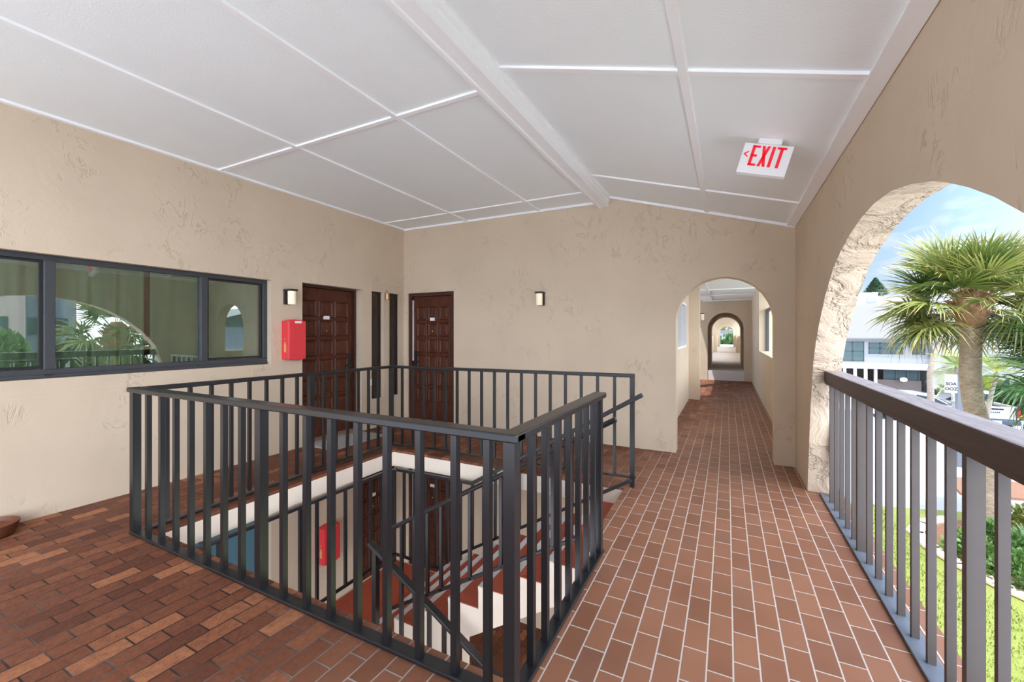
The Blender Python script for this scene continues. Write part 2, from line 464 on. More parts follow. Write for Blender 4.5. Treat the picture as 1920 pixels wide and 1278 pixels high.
def curtain(y0, y1, z0, z1, x, label, mat, waves, amp, ph):
    b = MB(); n = 90; rows = []
    for i in range(n + 1):
        y = y0 + (y1 - y0) * i / n
        s = (i / n)
        dx = amp * math.sin(s * waves * 2 * PI + ph) + .5 * amp * math.sin(s * waves * 4.7 * PI + 1.3 + ph)
        rows.append([b.bm.verts.new((x + dx * (1.0 if z else .8), y, zz)) for z, zz in ((0, z0), (1, z1))])
    for p, q in zip(rows, rows[1:]): b.bm.faces.new((p[0], q[0], q[1], p[1]))
    bmesh.ops.solidify(b.bm, geom=list(b.bm.faces), thickness=.004)
    o = b.build('curtain', mat, smooth=True)
    return tag(o, label, 'curtain', 'curtains behind the upper window' if mat is M['curtain'] else None)
curtain(.45, 1.32, .95, 2.25, XL - .17, 'pale green curtain behind the cropped left pane of the window', M['curtain'], 4, .022, .3)
curtain(1.34, 1.99, .95, 2.25, XL - .17, 'pale green curtain hanging behind the left half of the middle pane', M['curtain'], 3, .03, 2.0)
curtain(2.03, 3.3, .95, 2.25, XL - .155, 'pale green curtain panel drawn behind the right half of the window', M['curtain'], 3, .022, .8)
curtain(.45, 3.3, .95 + ZF2, 2.25 + ZF2, XL - .2, 'teal sheet behind the lower storey window under the floor slab', M['teal'], 7, .012, .8)
struct('wall_sky_block', MB().box(XL - .75, XL - .6, .2, 5.6, ZF2, 3.3).box(XL - .6, XL - .25, .2, .3, ZF2, 3.3).box(XL - .6, XL - .25, 3.38, 3.5, ZF2, 3.3).box(XL - .6, XL - .25, .3, 3.4, 2.3, 2.36).box(XL - .6, XL - .25, .3, 3.4, .82, .88).box(XL - .6, XL - .25, .3, 3.4, 2.3 + ZF2, 2.36 + ZF2).box(XL - .6, XL - .25, .3, 3.4, .82 + ZF2, .88 + ZF2), M['dark'])  # added dark box behind the windows; stops sky light leaking in

# narrow slit windows beside the corner
for nm, (y0, y1) in (('window_3', (4.755, 4.955)), ('window_4', (5.135, 5.335))):
    f = MB()
    f.box(XL - .06, XL - .012, y0 + .001, y0 + .014, .451, 2.099).box(XL - .06, XL - .012, y1 - .05, y1 - .001, .451, 2.099)
    f.box(XL - .06, XL - .012, y0 + .014, y1 - .05, 2.075, 2.099).box(XL - .06, XL - .012, y0 + .014, y1 - .05, .451, .475)
    fo = struct(nm, f, M['bronze'])
    MB().box(XL - .04, XL - .034, y0 + .012, y1 - .048, .474, 2.076).build('pane', M['brownglass'], fo)
    MB().box(XL - .2, XL - .15, y0 - .04, y1 + .04, .42, 2.12).build('blind', M['threshold'], fo)
    MB().box(XL - .034, XL - .02, (y0 + y1) / 2 - .022, (y0 + y1) / 2 - .008, .474, 1.72).build('glazing_bar', M['slate'], fo)
t_ = MB().box(XL, XL + .012, 4.72, 5.37, 2.10, 2.215).box(XL, XL + .012, 4.985, 5.105, .45, 2.10)
struct('trim_30', t_, M['tan'], bevel=.004)

# ------------------------------------------------------------------ carved doors
def carved_door(name, Mx, w, h, plate=True, hinge_gap=True, rows=6, deep=0):
    """local: x across, y out of the wall (towards the viewer), z up; opening of width w, leaf set back"""
    Mx0 = Mx; Mx = Mx @ Matrix.Translation((0, -deep, 0))
    fr = MB()
    fw = .055 if not deep else .03
    fr.box(.001, fw, -.12, -.02, .001, h - .001, Mx).box(w - fw, w - .001, -.12, -.02, .001, h - .001, Mx).box(fw, w - fw, -.12, -.02, h - fw, h - .001, Mx)
    root = struct(name, fr, M['doorframe'], bevel=.004)
    lw0, lw1, lz0, lz1 = fw + .004, w - fw - .004, .035, h - fw - .004
    lf = MB().box(lw0, lw1, -.115, -.075, lz0, lz1, Mx)
    leafo = lf.build('door_leaf', M['door'], root)
    mx, gap = .075, .028
    pw = (lw1 - lw0 - 2 * mx - 2 * gap) / 3
    ph = (lz1 - lz0 - .16 - .30 - (rows - 1) * gap * 1.3) / rows
    for r in range(rows):
        for c in range(3):
            x0 = lw0 + mx + c * (pw + gap); z0 = lz0 + .30 + r * (ph + gap * 1.3)
            p = MB()
            # raised moulding ring and pillow centre
            def fr_(x0, x1, z0, z1, ya, x2, x3, z2, z3, yb):
                A = [(x0, ya, z0), (x1, ya, z0), (x1, ya, z1), (x0, ya, z1)]; B = [(x2, yb, z2), (x3, yb, z2), (x3, yb, z3), (x2, yb, z3)]
                va = [p.bm.verts.new(Mx @ Vector(q)) for q in A]; vb = [p.bm.verts.new(Mx @ Vector(q)) for q in B]
                for i in range(4): p.bm.faces.new((va[i], va[(i + 1) % 4], vb[(i + 1) % 4], vb[i]))
                return B, vb
            x1, z1 = x0 + pw, z0 + ph
            o_ = .014
            fr_(x0, x1, z0, z1, -.0755, x0 + o_, x1 - o_, z0 + o_, z1 - o_, -.060)
            fr_(x0 + o_, x1 - o_, z0 + o_, z1 - o_, -.060, x0 + .032, x1 - .032, z0 + .032, z1 - .032, -.073)
            B, vb = fr_(x0 + .032, x1 - .032, z0 + .032, z1 - .032, -.073, x0 + .062, x1 - .062, z0 + .062, z1 - .062, -.066)
            p.bm.faces.new(vb)
            p.build('carved_panel', M['door'], leafo)
    if plate:
        MB().box(w / 2 - .045, w / 2 + .045, -.075, -.052, h - .455, h - .408, Mx).build('number_plate', M['white'], leafo)
    MB().lathe([(.002, 0), (.011, 0), (.011, .008), (.004, .012)], (0, 0, 0), 14, Mx @ Matrix.Translation((w / 2, -.062, 1.49)) @ Matrix.Rotation(-PI / 2, 4, 'X')).build('peephole', M['brass'], leafo, smooth=True)
    hx = lw1 - .055 if not hinge_gap else lw0 + .055
    hd = MB().box(hx - .03, hx + .03, -.076, -.06, .92, 1.16, Mx)
    hd.tube([Mx @ Vector((hx, -.06, .98)), Mx @ Vector((hx, -.02, .98)), Mx @ Vector((hx + (.1 if hinge_gap else -.1), -.015, .985))], .011, 8)
    hd.build('door_handle', M['black'], leafo)
    if hinge_gap:
        MB().box(fw - .004, fw + .012, -.072, -.05, 1.0, h - .11, Mx).build('weather_strip', M['white'], root)
    MB().box(.002, w - .002, -.2, .0, -.0, .032, Mx0).build('threshold', M['threshold'], root)
    MB().box(.002, w - .002, -.245 + deep, -.225 + deep, .0, h - .002, Mx).build('backing', M['dark'], root)
    return root
# door 1 on the left wall: local x -> +Y world, local y -> +X world
MD1 = Matrix(((0, 1, 0, XL), (1, 0, 0, 3.575), (0, 0, 1, 0), (0, 0, 0, 1)))
carved_door('door_1', MD1, .989, 2.106, True, False, deep=.10)
MD2 = Matrix(((1, 0, 0, -4.755), (0, -1, 0, YB), (0, 0, 1, 0), (0, 0, 0, 1)))
carved_door('door_2', MD2, .925, 2.12, True, True)
carved_door('door_3', Matrix.Translation((0, 0, ZF2)) @ MD2, .925, 2.12, True, True)
MD4 = Matrix(((0, 1, 0, XL), (1, 0, 0, 4.42), (0, 0, 1, ZF2), (0, 0, 0, 1)))
carved_door('door_4', MD4, .85, 2.1, True, False)
# stone sill in front of the corner door
struct('trim_31', MB().box(-4.76, -3.82, YB - .10, YB, .001, .055), M['threshold'], bevel=.006)

# ------------------------------------------------------------------ wall lamps
def wall_lamp(label, Mx, z, group=None):
    """local: y out of the wall"""
    p = Mx @ Vector((0, 0, z))
    t = thing('wall_lamp', label, 'wall lamp', p)
    MB().box(-.045, .045, -.002, .022, z - .165, z, Mx).build('back_plate', M['bronze'], t, bevel=.004)
    MB().box(-.05, .05, .0, .145, z - .004, z + .022, Mx).build('top_cap', M['bronze'], t, bevel=.005)
    b = MB(); b.lathe([(.0405, z - .165), (.044, z - .16), (.045, z - .004)], Mx @ Vector((0, .095, 0)), 20)
    b.build('glass_shade', M['frost'], t, smooth=True)
    return t
wall_lamp('small bronze wall lamp with a frosted cylinder above the red cabinet', Matrix(((0, 1, 0, XL), (1, 0, 0, 3.36), (0, 0, 1, 0), (0, 0, 0, 1))), 1.975)
wall_lamp('small bronze wall lamp alone on the wide wall left of the corridor arch', Matrix(((1, 0, 0, -2.325), (0, -1, 0, YB), (0, 0, 1, 0), (0, 0, 0, 1))), 2.012)
wall_lamp('tiny bronze wall lamp far down the corridor on its left side', Matrix(((0, 1, 0, -.70), (1, 0, 0, 12.6), (0, 0, 1, 0), (0, 0, 0, 1))), 1.99)

# ------------------------------------------------------------------ red extinguisher cabinets
def red_cabinet(label, y0, y1, z0, z1, d=.14, face=True):
    t = thing('extinguisher_cabinet', label, 'fire cabinet', (XL, (y0 + y1) / 2, z0))
    w = y1 - y0
    # body outline seen from the front: slightly bowed top and bottom
    pr = [(y0, z0 + .012), (y0 + w * .3, z0), (y0 + w * .62, z0 - .006), (y1, z0 + .014), (y1, z1 - .012), (y0 + w * .72, z1), (y0 + w * .35, z1 + .006), (y0, z1 - .014)]
    MB().prism(pr, 'X', XL + .001, XL + d - .012).build('body', M['red_box'], t, bevel=.008)
    dr = [(y0 + (q[0] - y0) * .97 + .003, (z0 + z1) / 2 + (q[1] - (z0 + z1) / 2) * .985) for q in pr]
    dd = MB().prism(dr, 'X', XL + d - .012, XL + d).build('door', M['red_box'], t, bevel=.005)
    if face:
        MB().box(XL + d, XL + d + .003, y0 + w * .34, y0 + w * .72, z1 - .042, z1 - .014).build('label_plate', M['white'], dd)
        MB().lathe([(.002, 0), (.012, 0), (.012, .008), (.006, .012)], (XL + d, y0 + w * .3, z1 - .15), 12, Matrix.Rotation(PI / 2, 4, 'Y')).build('latch', M['red_box'], dd)
        # extinguisher emblem on the side cheek
        e = MB(); ex, ez = XL + d * .5, z0 + .17
        e.prism([(ex - .018, ez - .07), (ex + .018, ez - .07), (ex + .02, ez + .01), (ex + .008, ez + .045), (ex + .006, ez + .06), (ex - .006, ez + .06), (ex - .008, ez + .045), (ex - .02, ez + .01)], 'Y', y0 - .003, y0)
        e.prism([(ex - .012, ez + .078), (ex + .008, ez + .098), (ex + .002, ez + .104), (ex - .018, ez + .084)], 'Y', y0 - .003, y0)
        e.build('emblem', M['gold'], t)
    return t
red_cabinet('red fire extinguisher cabinet between the window and the left door', 3.29, 3.525, 1.125, 1.62)
red_cabinet('red fire extinguisher cabinet one storey down, seen through the stair rail', 3.80, 4.06, -1.62, -1.12, .13)

# small hanging brass chime and white bell push by the slit windows
t = thing('wind_chime', 'small brass tube hanging between the two slit windows', 'wind chime', (XL + .04, 5.04, 2.12))
MB().tube([(XL + .012, 5.04, 2.135), (XL + .04, 5.04, 2.14), (XL + .045, 5.04, 2.10)], .004, 6).build('hook', M['bronze'], t)
MB().lathe([(.018, 1.985), (.03, 1.99), (.03, 2.09), (.012, 2.105)], (XL + .045, 5.04, 0), 16).build('tube', M['brass'], t, smooth=True)
b = MB().box(XL + .0, XL + .016, 4.71, 4.745, .66, .76)
tag(b.build('door_bell', M['white'], bevel=.004), 'small white bell push on the wall beside the left slit window', 'door bell')

# ------------------------------------------------------------------ EXIT sign under the sloping ceiling
ang = math.atan(.3045)
sx = .262; sy = 3.30
MS = Matrix.Translation((sx, sy, zr(sx))) @ Matrix.Rotation(ang, 4, 'Y')
t = thing('exit_sign', 'white sign with red EXIT letters and arrow, hung from the ceiling', 'exit sign', MS.translation)
MB().box(-.07, .07, -.035, .035, -.038, -.001, MS).build('canopy', M['white'], t, bevel=.004)
body = MB().box(-.147, .147, -.026, .026, -.236, -.038, MS).build('body', M['white'], t, bevel=.004)
def letter(polys, nm):
    b_ = MB()
    for p in polys: b_.prism(p, 'Y', -.0285, -.0262, M=MS)
    b_.build(nm, M['red_sign'], body)
zt, zb = -.052, -.186; st = .0145
def bx(x0, x1, z0, z1): return [(x0, z0), (x1, z0), (x1, z1), (x0, z1)]
x = -.092
letter([bx(x, x + st + .004, zb, zt), bx(x, x + .047, zt - st, zt), bx(x, x + .04, (zt + zb) / 2 - st / 2, (zt + zb) / 2 + st / 2), bx(x, x + .047, zb, zb + st)], 'letter')
x = -.036
letter([[(x, zt), (x + .018, zt), (x + .05, zb), (x + .032, zb)], [(x + .032, zt), (x + .05, zt), (x + .018, zb), (x, zb)]], 'letter')
x = .026
letter([bx(x, x + st + .004, zb, zt)], 'letter')
x = .056
letter([bx(x, x + .054, zt - st, zt), bx(x + .018, x + .018 + st + .004, zb, zt)], 'letter')
letter([[(-.138, -.112), (-.107, -.09), (-.107, -.1), (-.125, -.112), (-.107, -.124), (-.107, -.134)]], 'arrow')

# ------------------------------------------------------------------ doormat and planter
b = MB().box(XL + .03, XL + .52, 3.62, 4.50, .001, .022)
tag(b.build('doormat', M['mat'], bevel=.006), 'grey woven doormat on the clay tiles before the left carved door', 'doormat')
p = MB().lathe([(.10, .0), (.135, .01), (.15, .04), (.158, .09), (.15, .092), (.14, .06), (.10, .045)], (XL + .16, .96, .001), 28)
tag(p.build('saucer', M['terra'], smooth=True), 'dark terracotta saucer on the floor at the left edge by the wall', 'saucer')

# ------------------------------------------------------------------ railing round the stairwell
BS = .03
def box_mesh(name, sx, sy, h, mat, z0=0):
    return MB().box(-sx / 2, sx / 2, -sy / 2, sy / 2, z0, z0 + h).mesh(name, mat)
def part_at(name, me, parent, loc):
    o = bpy.data.objects.new(name, me); COL.objects.link(o); o.parent = parent
    o.location = base_matrix(parent).inverted() @ Vector(loc); return o
A_, B_, C_, D_, E_ = (-3.822, 1.476), (-.755, 1.476), (-.755, 2.735), (-3.822, 4.085), (-.80, 4.065)
rail = thing('stair_railing', 'black metal railing of square balusters around the open stairwell', 'railing', (-2.3, 2.78, 0))
TW, TH = .082, .034
def top_rail(a, b, za, zb, parent, w=TW, h=TH, ext=(0, 0), mat=None, nm='top_rail'):
    a3, b3 = Vector((a[0], a[1], za - h / 2)), Vector((b[0], b[1], zb - h / 2))
    d = (b3 - a3).normalized()
    return MB().bar(a3 - d * ext[0], b3 + d * ext[1], w, h).build(nm, mat or M['black'], parent, bevel=.006)
top_rail(A_, B_, 1.062, 1.062, rail, ext=(.041, .041))
top_rail(B_, C_, 1.0615, 1.0615, rail, ext=(.03, .04))
top_rail(A_, D_, 1.061, 1.046, rail, ext=(.02, .03), w=.06)
top_rail(D_, E_, 1.047, 1.071, rail, ext=(.03, .02), w=.055)
def base_plate(a, b, za, zb, w=.064, h=.02):
    top_rail(a, b, za + h, zb + h, rail, w=w, h=h, nm='base_plate', mat=M['black'], ext=(.03, .03))
base_plate(A_, B_, .002, .002); base_plate(B_, C_, .002, .002)
base_plate(A_, D_, .002, .035, .05); base_plate(D_, E_, .035, .085, .042)
bar_me = box_mesh('baluster', BS, BS, 1.02, M['black'])
bar_thin = box_mesh('baluster', .026, .026, .985, M['black'])
post_me = box_mesh('post', .05, .05, 1.03, M['black'])
for x in (-3.64, -3.455, -3.27, -3.085, -2.90, -2.715, -2.535, -2.155, -1.965, -1.78, -1.595, -1.407, -1.216, -1.025, -.865):
    part_at('baluster', bar_me, rail, (x, A_[1], .01))
for x, y in ((-3.83, 1.476), (-2.35, 1.476), (-.757, 1.476), (-.757, 2.725)):
    part_at('post', post_me, rail, (x, y, .002))
for y in (1.665, 1.822, 1.985, 2.145, 2.308, 2.462, 2.606): part_at('baluster', bar_me, rail, (-.757, y, .01))
y = 1.665
for i in range(15):
    if i == 8: part_at('post', post_me, rail, (D_[0], y, .02))
    else: part_at('baluster', bar_thin, rail, (D_[0], y, .035 + .002 * i))
    y += .1565
part_at('post', box_mesh('post', .045, .045, 1.0, M['black']), rail, (D_[0], D_[1], .03))
x = -3.64
for i in range(17):
    f = (x - D_[0]) / (E_[0] - D_[0])
    part_at('baluster', bar_thin, rail, (x, D_[1] + (E_[1] - D_[1]) * f, .04 + .045 * f))
    x += .167
part_at('post', box_mesh('post', .04, .04, 1.115, M['black']), rail, (E_[0], E_[1], -.055))
MB().box(-.83, -.77, 4.035, 4.095, -.062, -.05).build('foot_plate', M['plate'], rail)

# ------------------------------------------------------------------ staircase
st_ = thing('staircase', 'concrete staircase with red painted treads turning at a landing', 'staircase', (-2.3, 2.8, ZF2))
def saw(x0, sgn, z0, n, thick=.17):
    """sawtooth outline; descends in the direction sgn from (x0,z0)"""
    top = [(x0, z0)]
    for i in range(1, n + 1):
        top.append((x0 + sgn * RUN * (i - 1), z0 - RISE * i)); top.append((x0 + sgn * RUN * i, z0 - RISE * i))
    return top
# upper flight: descends towards -X from XN, 7 treads then the landing
top = saw(XN, -1, 0, 7)
XLAND = XN - 7 * RUN
und = [(XLAND - .02, -7 * RISE - .17 - .16), (XN - .03, -.03 - .22), (XN + .0, -.03)]
outl = top[1:] + [(XLAND, -8 * RISE)] + [(XLAND, -8 * RISE - .15), (XLAND + .12, -8 * RISE - .15), (XN, -.335)]
fl = MB().prism(outl, 'Y', YS, WY1 - .002).build('flight', M['cream'], st_)
for i in range(1, 8):
    xa, xb, z = XN - RUN * i, XN - RUN * (i - 1), -RISE * i
    MB().box(xa + .045, xb, YS + .004, WY1 - .01, z - .001, z + .005).build('tread', M['red'], fl)
    MB().box(xa - .004, xa + .05, YS + .002, WY1 - .008, z - .03, z + .007).build('nosing', M['nosing'], fl)
for i in range(1, 8):
    xa, z = XN - RUN * i, -RISE * i
    MB().box(xa - .003, xa + .002, YS + .004, WY1 - .01, z - RISE + .007, z - .03).build('riser', M['red'], fl)
la = MB().box(WX0 + .03, XLAND, WY0 + .02, WY1 - .01, -8 * RISE - .15, -8 * RISE).build('landing', M['cream'], st_)
MB().box(WX0 + .06, XLAND - .001, WY0 + .05, WY1 - .03, -8 * RISE - .001, -8 * RISE + .005).build('landing_floor', M['red'], la)
# lower flight descends towards +X
top = saw(XLAND, 1, -8 * RISE, 7)
outl = top + [(XLAND + 7 * RUN, ZF2 + .005), (XLAND + 6.3 * RUN, ZF2 + .005), (XLAND + .02, -8 * RISE - .18)]
fl2 = MB().prism(outl, 'Y', WY0 + .03, YS - .10).build('flight', M['cream'], st_)
for i in range(1, 8):
    xa, xb, z = XLAND + RUN * (i - 1), XLAND + RUN * i, -8 * RISE - RISE * i
    MB().box(xa, xb - .045, WY0 + .035, YS - .105, z - .001, z + .005).build('tread', M['red'], fl2)
    MB().box(xb - .05, xb + .004, WY0 + .034, YS - .104, z - .03, z + .007).build('nosing', M['nosing'], fl2)
MB().prism([(XLAND + .01, ZF2 + .002), (-1.88, ZF2 + .002), (-1.88, -.92), (XLAND + .01, -1.5)], 'Y', YS + .004, YS + .13).build('spandrel_wall', M['cream'], st_)

# guards of the lower landing and the flights
nose = lambda x: -(XN - x) * RISE / RUN
gd = thing('landing_railing', 'black metal guard along the red landing and the far side of the upper flight', 'railing', (-3.66, 3.96, -1.36))
GX, GY = -3.665, 3.962
zt_ = lambda x: .907 + .605 * (x + .70)
top_rail((GX, 1.62), (GX, GY - .06), -.20, -.20, gd, w=.045, h=.035)
MB().tube([(GX, GY - .07, -.2175), (GX + .006, GY - .03, -.2175), (GX + .03, GY - .006, -.2175), (GX + .07, GY, -.2175)], .02, 8).build('top_rail', M['black'], gd, smooth=True)
top_rail((GX + .06, GY), (-2.52, GY), -.20, -.194, gd, w=.045, h=.035)
top_rail((-2.53, GY), (-.69, GY), -.195, .912, gd, w=.045, h=.04)
top_rail((GX, 2.86), (GX, GY), -1.25, -1.25, gd, w=.03, h=.03, nm='bottom_rail')
top_rail((GX, GY), (-2.80, GY), -1.25, -1.25, gd, w=.03, h=.03, nm='bottom_rail')
top_rail((-2.82, GY), (-.79, GY), nose(-2.82) + .07, nose(-.79) + .07, gd, w=.028, h=.03, nm='bottom_rail')
gb = box_mesh('baluster', .028, .028, 1.03, M['black'])
for y in (1.95, 2.68, 2.866, 3.04, 3.22, 3.40, 3.58, 3.76): part_at('baluster', gb, gd, (GX, y, -1.27))
for x in (-3.50, -3.34, -3.18, -3.02, -2.86, -2.68): part_at('baluster', gb, gd, (x, GY, -1.27))
part_at('post', box_mesh('post', .04, .04, 1.13, M['black']), gd, (GX, GY, -1.358))
x = -2.52
while x < -.95:
    h = zt_(x) - .03 - (nose(x) + .05)
    part_at('baluster', box_mesh('baluster', .028, .028, h, M['black']), gd, (x, GY, nose(x) + .05)); x += .145
# inner handrail of the upper flight
hr = thing('stair_handrail', 'black round handrail on balusters along the near side of the upper flight', 'handrail', (-2.7, 2.86, -1.36))
zi = lambda x: .866 + .58 * (x + .679)
HY = 2.862
MB().tube([(-2.74, HY, zi(-2.74)), (-.672, HY, zi(-.672))], .019, 12).build('top_rail', M['black'], hr, smooth=True)
top_rail((-2.74, HY), (-.93, HY), nose(-2.74) + .09, nose(-.93) + .07, hr, w=.026, h=.028, nm='bottom_rail')
x = -2.70
while x < -.85:
    zb_ = nose(x) + .065
    part_at('baluster', box_mesh('baluster', .026, .026, zi(x) - .005 - zb_, M['black']), hr, (x, HY, zb_)); x += .1425
part_at('post', box_mesh('post', .045, .045, zi(-.80) - .01 + .17, M['black']), hr, (-.82, HY, -.168))
# rail of the lower flight
lr = thing('stair_handrail', 'black flat handrail sloping down to the right above the lower flight', 'handrail', (-2.66, 2.655, -1.36))
zl_ = lambda x: -.325 - .56 * (x + 2.72)
top_rail((-2.725, 2.655), (-.60, 2.655), zl_(-2.725), zl_(-.60), lr, w=.062, h=.03)
x = -2.66
n_ = 0
while x < -.75:
    i = int((x - XLAND) / RUN); zt0 = -8 * RISE - RISE * (i + 1) if x > XLAND else -8 * RISE
    s_ = .045 if n_ == 0 else .028
    part_at('post' if n_ == 0 else 'baluster', box_mesh('baluster', s_, s_, zl_(x) - .02 - zt0, M['black']), lr, (x, 2.655, zt0)); x += .1425; n_ += 1

# ------------------------------------------------------------------ wood-capped railing in the big arch
br_ = thing('balcony_railing', 'brown wood capped railing of taupe balusters across the big garden arch', 'railing', (.79, 2.7, 0))
yA, yB = .86, 4.60
MB().box(.742, .872, yA, yB, 1.042, 1.132).build('handrail', M['cap'], br_, bevel=.008)
MB().box(.752, .862, yA + .02, yB - .02, 1.018, 1.043).build('rail_plate', M['cap'], br_)
MB().box(.742, .83, yA - .03, yB + .06, .001, .016).build('base_plate', M['plate'], br_, bevel=.003)
nb = box_mesh('baluster', .029, .022, 1.008, M['taupe'], 0)
np_ = box_mesh('post', .05, .034, 1.008, M['taupe'], 0)
i = 0
y = 2.105 - 7 * .178
while y < 4.5:
    if i in (7, 15): part_at('post', np_, br_, (.79, y, .012))
    else: part_at('baluster', nb, br_, (.79, y, .012))
    y += .178; i += 1
part_at('wall_bracket', box_mesh('wall_bracket', .05, .05, .93, M['taupe']), br_, (.835, 4.585, .012))

# ------------------------------------------------------------------ corridor beyond the back wall
YC0, YC1, YC2, YC3, YC4 = YB + .19, 14.6, 19.3, 29.0, 42.0
wl = MB().prism([(YC0, 0), (10.1, 0), (10.1, 2.6), (YC0, 2.6)], 'X', -.92, -.76, [[(7.75, 1.17), (9.6, 1.17), (9.6, 2.08), (7.75, 2.08)]])
wl.box(-.92, -.54, 10.1, 10.32, 0, 2.6).box(-.92, -.70, 12.45, 12.75, 0, 2.6)
struct('wall_corridor', wl, M['tan'])
wr = MB().box(XR, XO, YC0, YC1, 0, 1.05).box(XR, XO, 11.35, YC1, 2.02, 2.6).box(XR, XO, 6.85, 7.0, 1.05, 2.6).box(XR, XO, 11.35, YC1, 1.05, 2.02)
struct('wall_parapet', wr, M['tan'])
fw = MB()
for q in ((7.002, 7.05, 1.052, 2.018), (11.28, 11.348, 1.052, 2.018), (7.05, 11.28, 1.952, 2.018)): fw.box(.80, .855, *q)
struct('window_5', fw, M['slate'])
struct('ceiling_corridor', MB().box(-.95, 1.6, 6.25, YC1, 2.5, 2.62), M['ceil'])
struct('trim_32', MB().box(-.44, -.39, YC0, YC1 - .01, 2.482, 2.505).box(-.7, XR, 8.2, 8.25, 2.482, 2.505).box(-.7, XR, 12.6, 12.65, 2.482, 2.505).box(-.7, XR, 11, 11.05, 2.482, 2.505).box(-.7, XR, YC1 - .03, YC1 - .001, 2.47, 2.51), M['trim'])
struct('floor_bounce', MB().box(-9, -.93, 10.4, YC1, -.2, 0), M['concrete'])  # added unseen slab; its sunlit top brightens the corridor end wall
# jalousie window on the left of the corridor
jw = MB()
for q in ((7.752, 7.81, 1.172, 2.078), (9.54, 9.598, 1.172, 2.078), (7.81, 9.54, 1.172, 1.22), (7.81, 9.54, 2.03, 2.078), (8.64, 8.70, 1.22, 2.03)): jw.box(-.88, -.765, *q)
jo = struct('window_6', jw, M['white'])
for y0_, y1_ in ((7.81, 8.64), (8.70, 9.54)): MB().box(-.85, -.844, y0_, y1_, 1.22, 2.03).build('pane', M['dglass'], jo)
# end wall with a deep passage, two more arches
PZ = .30
def ah(cx, r, z0, sp, tp, n=20): return arch_hole(cx, r, z0, sp, tp, n)
struct('wall_end', MB().prism([(-1.2, -.03), (1.2, -.03), (1.2, 3.0), (-1.2, 3.0)], 'Y', YC1, YC2, [ah(-.047, .505, -.02, 1.60, 2.105)]), M['tan'])
struct('floor_passage', MB().box(-.55, .457, YC1 + .02, YC2, .0, PZ).box(-.76, XO, YC2, 50, .0, PZ), M['concrete'])
def far_bay(y0, y1, nm, n1):
    b_ = MB().box(-.95, -.76, y0, y1, PZ, 1.33).box(-.95, -.76, y0, y1, 2.3, 2.75).box(XR, XO, y0, y1, PZ, 1.33).box(XR, XO, y0, y1, 2.3, 2.75)
    struct('wall_' + nm, b_, M['tan'])
    struct('ceiling_' + nm, MB().box(-2.6, XO, y0, y1, 2.72, 2.85), M['ceil'])
far_bay(YC2, YC3, 'middle', 1); far_bay(YC3 + .6, YC4, 'far', 2)
struct('wall_second_arch', MB().prism([(-1.2, PZ), (1.2, PZ), (1.2, 3.0), (-1.2, 3.0)], 'Y', YC3, YC3 + .6, [ah(-.05, .525, PZ + .001, 1.57, 2.10)]), M['tan'])
struct('wall_third_arch', MB().prism([(-1.2, PZ), (1.2, PZ), (1.2, 3.0), (-1.2, 3.0)], 'Y', YC4, YC4 + .5, [ah(-.045, .525, PZ + .001, 1.57, 2.10)]), M['tan'])

# ------------------------------------------------------------------ outdoors: ground
def lawn_mat():
    t = NT('lawn'); v = t.coord()
    n = t.noise(v, 30, 5, .7); n2 = t.noise(v, 1.1, 3)
    c = t.ramp(n, [(.25, srgb(82, 104, 36)), (.5, srgb(118, 134, 52)), (.75, srgb(150, 156, 76))])
    c = t.mix(t.math('MULTIPLY', n2, .45), c, srgb(152, 146, 84))
    t.link(c, t.b.inputs['Base Color']); t.bump(n, .6, .03); t.set(Roughness=.8)
    return t.m
M['lawn'] = lawn_mat()
M['road'] = plain('pale_road', srgb(224, 226, 228), .85, noise=.04, nscale=2)
M['mulch'] = plain('bark_mulch', srgb(128, 92, 70), .95, noise=.35, nscale=40, bump=.8, bscale=60)
M['kerb'] = plain('pale_kerb', srgb(214, 196, 178), .85, noise=.08, nscale=8)
struct('ground', MB().box(-60, 90, -60, 140, ZG - .3, ZG), M['road'])
M['asphalt'] = plain('grey_road', srgb(158, 163, 172), .9, noise=.05, nscale=2)
struct('floor_road', MB().prism([(.95, 13.9), (9.4, 12.6), (60, 12.6), (60, 33), (.95, 33)], 'Z', ZG, ZG + .012), M['asphalt'])
struct('floor_lawn', MB().prism([(.93, 4.2), (9, 4.2), (9, 12.8), (7.4, 15.6), (5.5, 15.35), (3.6, 14.85), (.93, 14.3)], 'Z', ZG, ZG + .03), M['lawn'])
struct('floor_far_lawn', MB().prism([(9.5, 33), (22, 33), (24, 43.5), (12.2, 43.5)], 'Z', ZG, ZG + .04), M['lawn'])
struct('wall_foundation', MB().box(XL - .3, .88, Y0, 44, ZG, ZF2 - .18), M['tan_out'])
bedp = [(3.95, 13.2), (3.98, 12.4), (4.2, 11.75), (4.5, 11.15), (4.95, 10.55), (5.6, 10.0), (7.5, 9.6), (8.6, 11.5), (8.0, 14.4), (6.6, 14.9), (5.0, 14.5), (4.3, 13.9)]
struct('floor_bed', MB().prism(bedp, 'Z', ZG + .03, ZG + .06), M['mulch'])
kb = MB(); kp = bedp[10:] + bedp[:7]
for a, b in zip(kp, kp[1:]): kb.bar((a[0], a[1], ZG + .075), (b[0] + (b[0] - a[0]) * .06, b[1] + (b[1] - a[1]) * .06, ZG + .075), .30, .05)
tag(kb.build('garden_kerb', M['kerb']), 'pale curved kerb edging the planting bed in the lawn', 'kerb')
tag(MB().prism([(6.1, 17.0), (8.6, 17.4), (9.0, 19.2), (6.4, 18.8)], 'Z', ZG, ZG + .08).build('mulch_island', M['mulch']), 'brown mulch island in the pale driveway beyond the lawn', 'planting bed')
